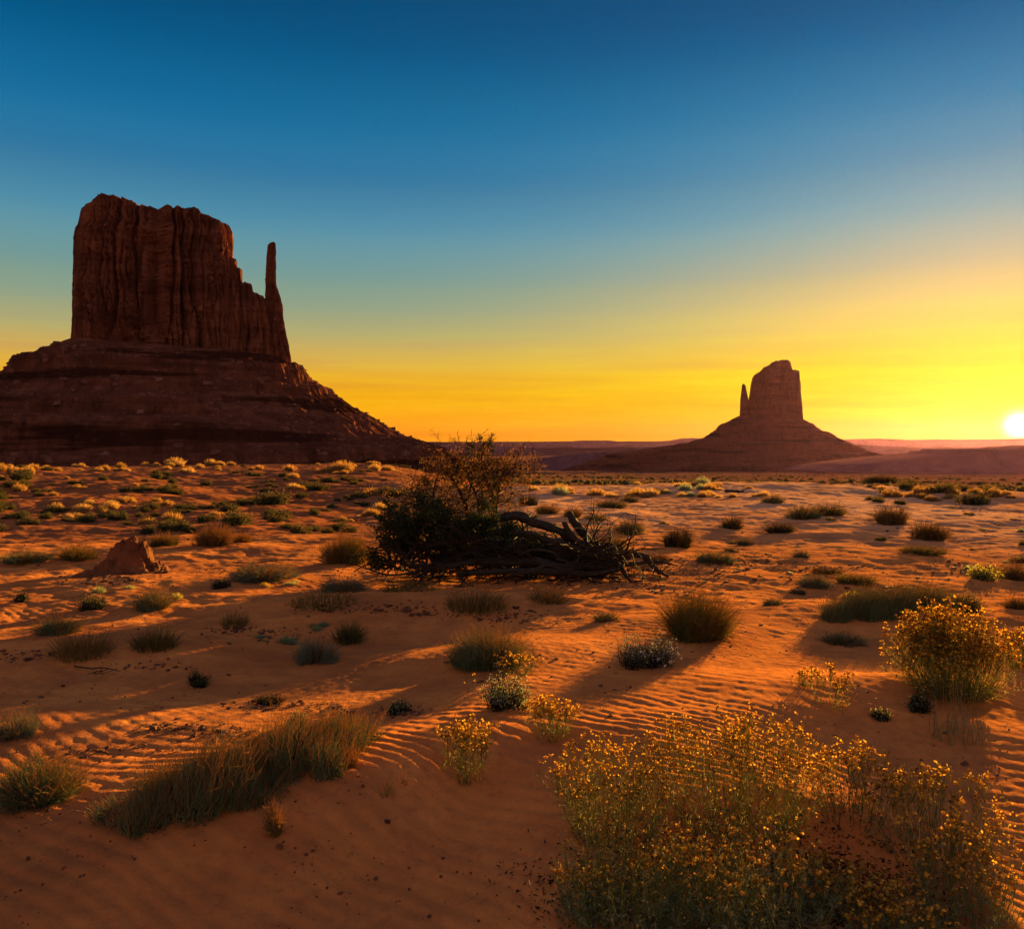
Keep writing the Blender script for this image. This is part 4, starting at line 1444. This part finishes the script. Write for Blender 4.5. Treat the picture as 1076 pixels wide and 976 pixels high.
def fallen_tree():
    base = wp(575, 604)
    root = empty('fallen_tree', tuple(base))
    tag(root, 'grey dead tree lying on the sand with twisted limbs, broken stubs and upturned roots', 'fallen tree')

    def part(name, pts_list, seed, gnarl=.45, mat=BARK):
        b = Bag()
        for i, pts in enumerate(pts_list):
            limb(b, pts, seed + i * 3, gnarl=gnarl)
        me_bag = b
        V = np.concatenate(me_bag.V) - base
        F = np.concatenate(me_bag.F)
        return obj(name, mesh_from(name, V, F), mat, root)

    part('trunk', [[(455, 590, .2, 7), (480, 584, .1, 10), (515, 578, 0, 12), (550, 577, 0, 12), (585, 581, 0, 12), (615, 586, 0, 11), (640, 590, 0, 9), (655, 592, 0, 6)]], 3, .4)
    part('limb', [[(470, 552, .3, 4), (501, 548, .2, 5), (525, 544, .1, 6), (548, 544, 0, 6.5), (568, 550, 0, 6.5), (590, 560, -.1, 6.5), (615, 573, -.1, 6.5), (640, 585, -.1, 6), (652, 590, 0, 5)]], 11)
    part('limb', [[(450, 574, -.2, 3), (485, 568, -.25, 4.5), (512, 560, -.3, 5), (545, 560, -.3, 5), (575, 568, -.3, 5.5), (605, 577, -.3, 5), (640, 589, -.2, 4)]], 17)
    part('limb', [[(430, 596, -.4, 3), (470, 594, -.45, 4), (520, 590, -.5, 5), (570, 592, -.5, 5.5), (610, 596, -.4, 5), (645, 594, -.3, 4)]], 23)
    part('limb', [[(480, 604, -.6, 3), (530, 600, -.7, 4), (580, 601, -.7, 4), (625, 602, -.5, 3), (650, 598, -.4, 2.5)]], 29)
    part('limb', [[(500, 572, .5, 4), (540, 568, .5, 5), (580, 574, .4, 5), (620, 582, .3, 5), (645, 590, .2, 4)]], 31)
    part('broken_stub', [[(628, 582, 0, 6), (617, 568, .05, 6), (609, 556, .1, 5.5), (603, 546, .12, 5), (598, 538, .15, 4.2)]], 37)
    part('broken_stub', [[(618, 576, -.15, 5), (606, 567, -.2, 4.6), (597, 557, -.22, 4.2), (591, 549, -.25, 3.4)]], 41)
    part('broken_stub', [[(608, 572, .2, 4), (596, 563, .2, 3.6), (588, 557, .2, 3.2), (582, 551, .2, 2.6)]], 43)
    part('root', [[(640, 589, 0, 6), (655, 585, -.1, 4.5), (668, 583, -.15, 4.2), (679, 585, -.2, 4.4), (684, 592, -.2, 3.6), (692, 600, -.25, 2.6), (702, 606, -.3, 1.6)]], 47)
    part('root', [[(645, 590, -.1, 4), (654, 599, -.3, 3), (662, 610, -.5, 2), (676, 617, -.7, 1.4), (700, 623, -.9, 1.0)]], 53)
    part('root', [[(650, 588, .1, 3), (658, 578, .1, 2), (662, 567, .1, 1.3), (665, 558, .1, .8)]], 59)
    part('root', [[(648, 592, .2, 4), (670, 592, .4, 3), (692, 590, .5, 2), (712, 594, .5, 1.2)]], 61)
    part('branch', [[(610, 596, -.5, 2), (592, 598, -.8, 1.7), (574, 594, -.9, 1.5), (556, 600, -1.0, 1.2), (530, 606, -1.1, .9)]], 67)
    part('branch', [[(470, 592, -.3, 2.4), (440, 600, -.5, 2), (410, 604, -.6, 1.4), (382, 596, -.6, .9), (368, 592, -.6, .6)]], 71)
    part('branch', [[(590, 590, -.4, 2.4), (580, 580, -.5, 2), (560, 578, -.6, 1.5), (545, 584, -.7, 1)]], 73)
    # dead boughs and twigs filling the mass below the trunk
    rng = np.random.default_rng(3)
    lines, tips = [], []
    for i in range(150):
        px = rng.uniform(420, 650)
        p = wp(px, rng.uniform(572, 600), rng.uniform(-.6, .6))
        grow(p, (rng.normal(-.5, .8), rng.normal(-.1, .7), rng.normal(.05, .30)), rng.uniform(.35, .75), rng.uniform(.012, .03), 2, rng, lines, tips, .8, -.05, .65, (2, 3))
    for i in range(14):
        p = wp(rng.uniform(640, 690), rng.uniform(596, 606), rng.uniform(-.6, .3))
        grow(p, (rng.normal(.6, .6), rng.normal(-.3, .6), rng.normal(-.05, .15)), rng.uniform(.25, .5), rng.uniform(.006, .012), 1, rng, lines, tips, .8, 0, .65, (2, 3))
    for (P, R) in lines:
        P[:, 2] = np.maximum(P[:, 2], terrain(P[:, 0], P[:, 1]) + .01)
    b = Bag()
    lines_to(b, lines, base)
    o = obj('twigs', b.mesh('twigs'), TWIG, root)
    o['kind'] = 'stuff'
    # living dark foliage at the left end
    lines, tips = [], []
    starts = [(415, 596), (430, 588), (440, 585), (455, 592), (470, 588), (490, 590), (430, 572), (422, 580), (450, 572), (475, 572), (500, 590), (520, 592), (440, 560), (465, 562), (490, 575), (540, 592), (510, 575), (560, 592), (580, 596), (600, 590), (530, 580)]
    for (px, py) in starts:
        for k in range(2):
            p = wp(px, py, rng.uniform(-.35, .35))
            grow(p, (rng.normal(-.3, .5), rng.normal(0, .4), rng.uniform(.3, 1.1)), rng.uniform(.28, .5), .02, 2, rng, lines, tips, .65, .12, .66, (3, 4))
    for (P, R) in lines:
        P[:, 2] = np.maximum(P[:, 2], terrain(P[:, 0], P[:, 1]) + .01)
    b = Bag()
    lines_to(b, lines, base)
    obj('boughs', b.mesh('boughs'), TWIG, root)
    T = np.stack(tips) - base
    b = Bag()
    m = 30000
    c = pick(T, rng, m, .0) + rng.normal(0, .035, (m, 3))
    b.leaves(c, .045, rng, 0, .55)
    obj('foliage', b.mesh('foliage'), JUNI, root)


fallen_tree()


def withered_tree():
    base = wp(505, 560, .9)
    base[2] = tz(base[0], base[1])
    root = empty('juniper_tree', tuple(base))
    tag(root, 'small withered tree with thin rust brown crown rising behind the fallen one', 'tree')
    tr = Bag()
    main = [
        [(512, 590, .9, 5), (515, 560, .9, 4.4), (520, 538, .9, 3.8), (519, 522, .9, 3.2), (512, 508, .9, 2.6), (507, 494, .9, 2.6), (506, 480, .9, 1.8), (508, 466, .9, 1.1)],
        [(519, 535, .9, 4), (523, 520, .8, 3.4), (525, 506, .8, 2.6), (530, 496, .7, 1.8), (534, 488, .7, 1.1)],
        [(500, 570, 1.0, 4.5), (494, 548, 1.0, 4), (488, 530, 1.1, 3.4), (482, 514, 1.1, 2.6), (474, 502, 1.1, 1.8), (466, 494, 1.1, 1)],
        [(488, 530, 1.1, 3), (494, 515, 1.2, 2.4), (496, 500, 1.2, 1.7), (492, 486, 1.2, 1)],
        [(480, 580, .8, 4), (466, 560, .8, 3.2), (452, 545, .8, 2.6), (442, 530, .8, 1.8), (434, 518, .8, 1)],
        [(460, 590, .6, 3.4), (440, 570, .6, 2.8), (424, 556, .6, 2), (414, 546, .6, 1.2)],
        [(505, 575, .8, 3), (500, 555, .7, 2.6), (504, 535, .7, 2.2), (498, 515, .6, 1.6), (490, 500, .6, 1)],
        [(500, 580, .7, 3), (478, 562, .6, 2.6), (462, 540, .6, 2), (456, 520, .6, 1.4), (458, 504, .6, 1)],
    ]
    rng = np.random.default_rng(12)
    lines, tips, gl, gt = [], [], [], []
    for i, pts in enumerate(main):
        S = limb(tr, pts, 90 + i, sides=10, gnarl=.22)
        K = len(S)
        cnt = [44, 34, 36, 28, 34, 26, 30, 34][i]
        for k in range(cnt):
            j = int(rng.uniform(.25, 1.0) * (K - 1))
            top = i == 0 and j > K * .86
            dd = (rng.normal(0, 1.0), rng.normal(0, .7), rng.uniform(-.3, .7))
            ln = rng.uniform(.22, .62) * (1.0 if j < K * .85 else .5)
            grow(S[j, :3], dd, ln, .009, 2, rng, lines, gt if top else tips, .75, .05, .62, (2, 4))
    V = np.concatenate(tr.V) - base
    obj('trunk', mesh_from('trunk', V, np.concatenate(tr.F)), BARK, root)
    b = Bag()
    lines_to(b, lines, base, 3)
    obj('branches', b.mesh('branches'), TWIG, root)
    T = np.stack(tips) - base
    b = Bag()
    m = 16000
    b.leaves(pick(T, rng, m, .1) + rng.normal(0, .026, (m, 3)), .030, rng, 0, .5)
    cr = obj('crown', b.mesh('crown'), BROWNLEAF, root)
    if gt:
        b = Bag()
        m = 800
        b.leaves(pick(np.stack(gt) - base, rng, m, .1) + rng.normal(0, .015, (m, 3)), .03, rng, 0, .5)
        o = obj('crown', b.mesh('crown'), JUNI, root)
        o['label'] = 'dark green tuft at the very top of the withered tree'


withered_tree()

# ------------------------------------------------------------------ many small shrubs and tufts farther off


def proto_mesh(name, style, seed):
    rng = np.random.default_rng(seed)
    a = Bag()
    if style == 'tuft':
        tuft(a, 420, 1.0, .62, rng, K=3, r=.011, ribbon=True, hmin=.4, wiggle=.03, spread=.6)
        tuft(a, 120, .6, .5, rng, K=3, r=.011, ribbon=True, hmin=.4, centre=(.28, .1), spread=.6)
    else:
        P = tuft(a, 70, .95, .5, rng, K=4, r=.010, hmin=.4, wiggle=.06, spread=.3)
        for _ in range(5):
            c = (rng.uniform(-.3, .3), rng.uniform(-.3, .3), 0)
            Q = tuft(a, 20, .5, rng.uniform(.35, .6), rng, K=4, r=.008, centre=c, wiggle=.05)
            a.leaves(pick(Q, rng, 170, .2) + rng.normal(0, .03, (170, 3)), .065, rng)
        a.leaves(pick(P, rng, 460, .15) + rng.normal(0, .03, (460, 3)), .07, rng)
    return a.mesh(name)


PR = {}
for key, style, mats in (('tuft', 'tuft', [(GREEN, 2), (STRAW, 3), (GOLD, 2), (SAGE, 1), (OLIVE, 1), (RUST, 1)]), ('shrub', 'shrub', [(DARKLEAF, 4), (OLIVE, 1), (SAGE, 1), (STRAW, 2)])):
    lst = []
    q = 0
    for m, cnt in mats:
        for _ in range(cnt):
            me = proto_mesh('grass_tuft' if key == 'tuft' else 'desert_shrub', style, 900 + q * 7 + (0 if key == 'tuft' else 500))
            me.materials.append(m)
            lst.append((me, m))
            q += 1
    PR[key] = lst

TAKEN = []
for o in list(C.objects):
    if o.parent is None and o.get('category') in ('shrub', 'grass', 'flower plant', 'weed', 'tree', 'fallen tree', 'mound'):
        TAKEN.append((o.location.x, o.location.y, .5))
for px in range(400, 700, 12):
    p = wp(px, 600)
    TAKEN.append((p[0], p[1], .7))


def scatter(key, region, n, sizes, group, label, cat, seed, mats=None, noise_scale=6.0, thr=-.1, squash=(.7, 1.1)):
    """region: (x pixel range, y pixel range) of the photograph"""
    rng = np.random.default_rng(seed)
    lst = [e for e in PR[key] if mats is None or e[1] in mats]
    name = 'grass_tuft' if key == 'tuft' else 'desert_shrub'
    done = 0
    tries = 0
    near_by = []
    while done < n and tries < n * 30:
        tries += 1
        joined = bool(near_by)
        if joined:
            x, y = near_by.pop()
            z = tz(x, y)
        else:
            px = rng.uniform(*region[0])
            py = rng.uniform(*region[1])
            x, y, z = at(px, py)
        if y > 160:
            continue
        if not joined and float(noise(np.array([x / noise_scale]), np.array([y / noise_scale]), seed)[0]) < thr:
            continue
        if not joined and any((x - a) ** 2 + (y - b) ** 2 < (r * .8) ** 2 for a, b, r in TAKEN):
            continue
        s = (sizes[0] + (sizes[1] - sizes[0]) * rng.random() ** 1.7) * (1.0 + .6 * (rng.random() < .12))
        if joined:
            s *= .75
        elif rng.random() < .4:
            for _ in range(int(rng.integers(1, 4))):
                a_ = rng.uniform(0, 6.28)
                near_by.append((x + math.cos(a_) * s * .7, y + math.sin(a_) * s * .7))
        TAKEN.append((x, y, s))
        me, m = lst[int(rng.integers(0, len(lst)))]
        o = bpy.data.objects.new(name, me)
        C.objects.link(o)
        o.location = (x, y, z - .03)
        o.rotation_euler = (0, 0, rng.uniform(0, 6.28))
        o.scale = (s * rng.uniform(.85, 1.2), s * rng.uniform(.85, 1.2), s * rng.uniform(*squash))
        tag(o, label, cat, group)
        done += 1
    return done


scatter('tuft', ((-10, 430), (487, 498)), 84, (.5, 1.35), 'sunlit tufts along the far left crest', 'gold rimmed tuft on the crest below the big butte', 'grass', 1, (GOLD, STRAW, STRAW), 5, .0)
scatter('tuft', ((-10, 420), (500, 552)), 62, (.35, .8), 'rusty tufts on the left slope', 'small rusty tuft on the shaded slope left of the trees', 'grass', 2, (STRAW, GOLD), 4, .05)
scatter('shrub', ((-10, 430), (489, 530)), 110, (.5, 1.1), 'dark shrubs dotting the left slope', 'dark low shrub on the slope below the big butte', 'shrub', 3, (DARKLEAF,), 5, -.05)
scatter('shrub', ((-10, 420), (528, 562)), 84, (.45, .95), 'dark shrubs in the dip behind the pale flat', 'dark shrub in the shaded dip behind the pale sand flat', 'shrub', 4, (DARKLEAF,), 4, -.1)
scatter('tuft', ((560, 1000), (508, 525)), 52, (.4, .85), 'golden tufts along the far sand crest', 'golden green tuft along the crest of the far sand', 'grass', 5, (GOLD, STRAW, SAGE), 5, .08)
scatter('shrub', ((690, 1080), (530, 640)), 60, (.14, .42), 'small scrub on the right hand sand', 'small scrub on the bare sand beyond the roots', 'shrub', 6, None, 4, .0)
scatter('tuft', ((0, 420), (600, 720)), 20, (.10, .24), 'tiny tufts on the brown sand', 'tiny tuft scattered on the brown sand at left', 'grass', 7, (RUST, OLIVE, GREEN), 3, .0)
scatter('shrub', ((880, 1080), (500, 530)), 26, (.5, 1.1), 'shrubs on the rise under the sun', 'hazy brown shrub on the rise under the sun', 'shrub', 8, (STRAW, DARKLEAF), 7, -.3)


# --- scrub of the plain beyond the crests: too many to count
def plain_scrub():
    rng = np.random.default_rng(44)
    n = 9000
    d = np.exp(rng.uniform(math.log(115), math.log(1500), n))
    a = np.radians(rng.uniform(-36, 36, n))
    x, y = d * np.sin(a), d * np.cos(a)
    ok = (noise(x / 45, y / 60, 3) + .6 * noise(x / 11, y / 14, 4)) > .02
    x, y, d = x[ok], y[ok], d[ok]
    z = terrain(x, y)
    r = rng.uniform(.2, 1.0, len(x)) ** 1.3 * (.9 + d / 1100)
    b = Bag()
    b.lumps(np.stack([x, y, z + r * .2], axis=1), r, rng, .6, 6)
    P = np.repeat(np.stack([x, y, z + r * .3], axis=1), 7, axis=0) + rng.normal(0, .45, (len(x) * 7, 3)) * np.repeat(r, 7)[:, None]
    P[:, 2] = np.maximum(P[:, 2], np.repeat(z, 7))
    b.leaves(P, .45, rng, 0, .8)
    o = obj('distant_scrub', b.mesh('distant_scrub'), DARKLEAF)
    tag(o, kind='stuff')


plain_scrub()


# ------------------------------------------------------------------ soil crusts, pebbles, dead sticks
def clods():
    rng = np.random.default_rng(9)
    P, S = [], []
    spots = [(120, 606, 60, 8, 150), (290, 742, 60, 8, 90), (235, 772, 50, 9, 110), (180, 766, 50, 8, 80), (150, 700, 60, 6, 40), (250, 662, 40, 5, 60), (345, 745, 30, 8, 40), (420, 748, 28, 6, 60), (100, 612, 40, 3, 40), (520, 645, 60, 6, 80),
             (640, 610, 60, 10, 150), (740, 600, 60, 14, 180), (700, 620, 60, 10, 120), (860, 600, 60, 8, 90), (930, 620, 60, 6, 60), (560, 650, 60, 8, 80), (20, 690, 40, 6, 50), (420, 640, 50, 8, 90),
             (780, 590, 80, 12, 160), (1000, 600, 60, 12, 80), (250, 600, 60, 6, 50), (350, 640, 60, 6, 60), (300, 670, 80, 10, 60), (130, 790, 70, 10, 60), (60, 800, 40, 12, 40), (215, 800, 30, 8, 30)]
    for px, py, sx, sy, n in spots:
        for _ in range(n):
            x, y, z = at(px + rng.normal(0, sx * .5), py + rng.normal(0, sy * .5))
            s = min(.05 + .002 * y, (.009 + rng.pareto(2.6) * .009) * (1 + y / 14))
            P.append((x, y, z + s * .02))
            S.append(s)
    P, S = np.array(P), np.array(S)
    o = obj('soil_clods', rocks_bag(P, S, rng).mesh('soil_clods', False), CLOD)
    tag(o, kind='stuff')
    n = 5200
    d = np.exp(rng.uniform(math.log(3.4), math.log(32), n))
    a = np.radians(rng.uniform(-34, 34, n))
    x, y = d * np.sin(a), d * np.cos(a)
    ok = noise(x / 2, y / 2, 77) > .0
    x, y, d = x[ok], y[ok], d[ok]
    s = np.minimum(.03, .004 + rng.pareto(3, len(x)) * .005) * (1 + d / 12)
    o = obj('pebbles', rocks_bag(np.stack([x, y, terrain(x, y) + s * .1], axis=1), s, rng).mesh('pebbles', False), CLOD)
    tag(o, kind='stuff')


clods()


def stick(px, py, dx, label, seed, r=.012):
    rng = np.random.default_rng(seed)
    x, y, z = at(px, py)
    w = dx * y / FPX
    lines, tips = [], []
    grow((0, 0, .02), (1, rng.normal(0, .3), .02), w, r, 2, rng, lines, tips, .6, 0, .5, (2, 3))
    for P, R in lines:
        P[:, 2] = terrain(P[:, 0] + x, P[:, 1] + y) - z + .012 + np.abs(P[:, 2]) * .4
    b = Bag()
    lines_to(b, lines, np.zeros(3), 6)
    o = obj('dead_branch', b.mesh('dead_branch'), TWIG, None, (x, y, z))
    tag(o, label, 'branch')


stick(78, 702, 60, 'thin dead branch lying in front of the pale dry grass clump', 5, .008)
stick(245, 592, 90, 'long dead branch lying on the pale flat left of the fallen tree', 6, .012)
stick(466, 698, 60, 'bare dead twig beside the central dome bush', 7, .006)
stick(735, 655, 40, 'dead twigs lying behind the rusty tall bush', 8, .008)
stick(762, 517, 16, 'dark bent log on the golden crest of the far sand', 9, .09)

# ------------------------------------------------------------------ air
def build_haze():
    b = Bag()
    x, z0, z1 = 16800.0, -125.0, 310.0
    V = np.array([[sx * x, sy * x, z] for z in (z0, z1) for sx, sy in ((-1, -1), (1, -1), (1, 1), (-1, 1))], float)
    F = np.array([[0, 3, 2, 1], [4, 5, 6, 7], [0, 1, 5, 4], [1, 2, 6, 5], [2, 3, 7, 6], [3, 0, 4, 7]])
    b.add(V, F)
    M = Mat('haze')
    v = M.n('ShaderNodeVolumePrincipled')
    v.inputs['Color'].default_value = HAZE_COL
    v.inputs['Density'].default_value = HAZE
    v.inputs['Anisotropy'].default_value = HAZE_G
    M.l(v.outputs[0], M.out.inputs['Volume'])
    o = obj('haze', b.mesh('haze', False), M.m)
    tag(o, kind='stuff')


build_haze()
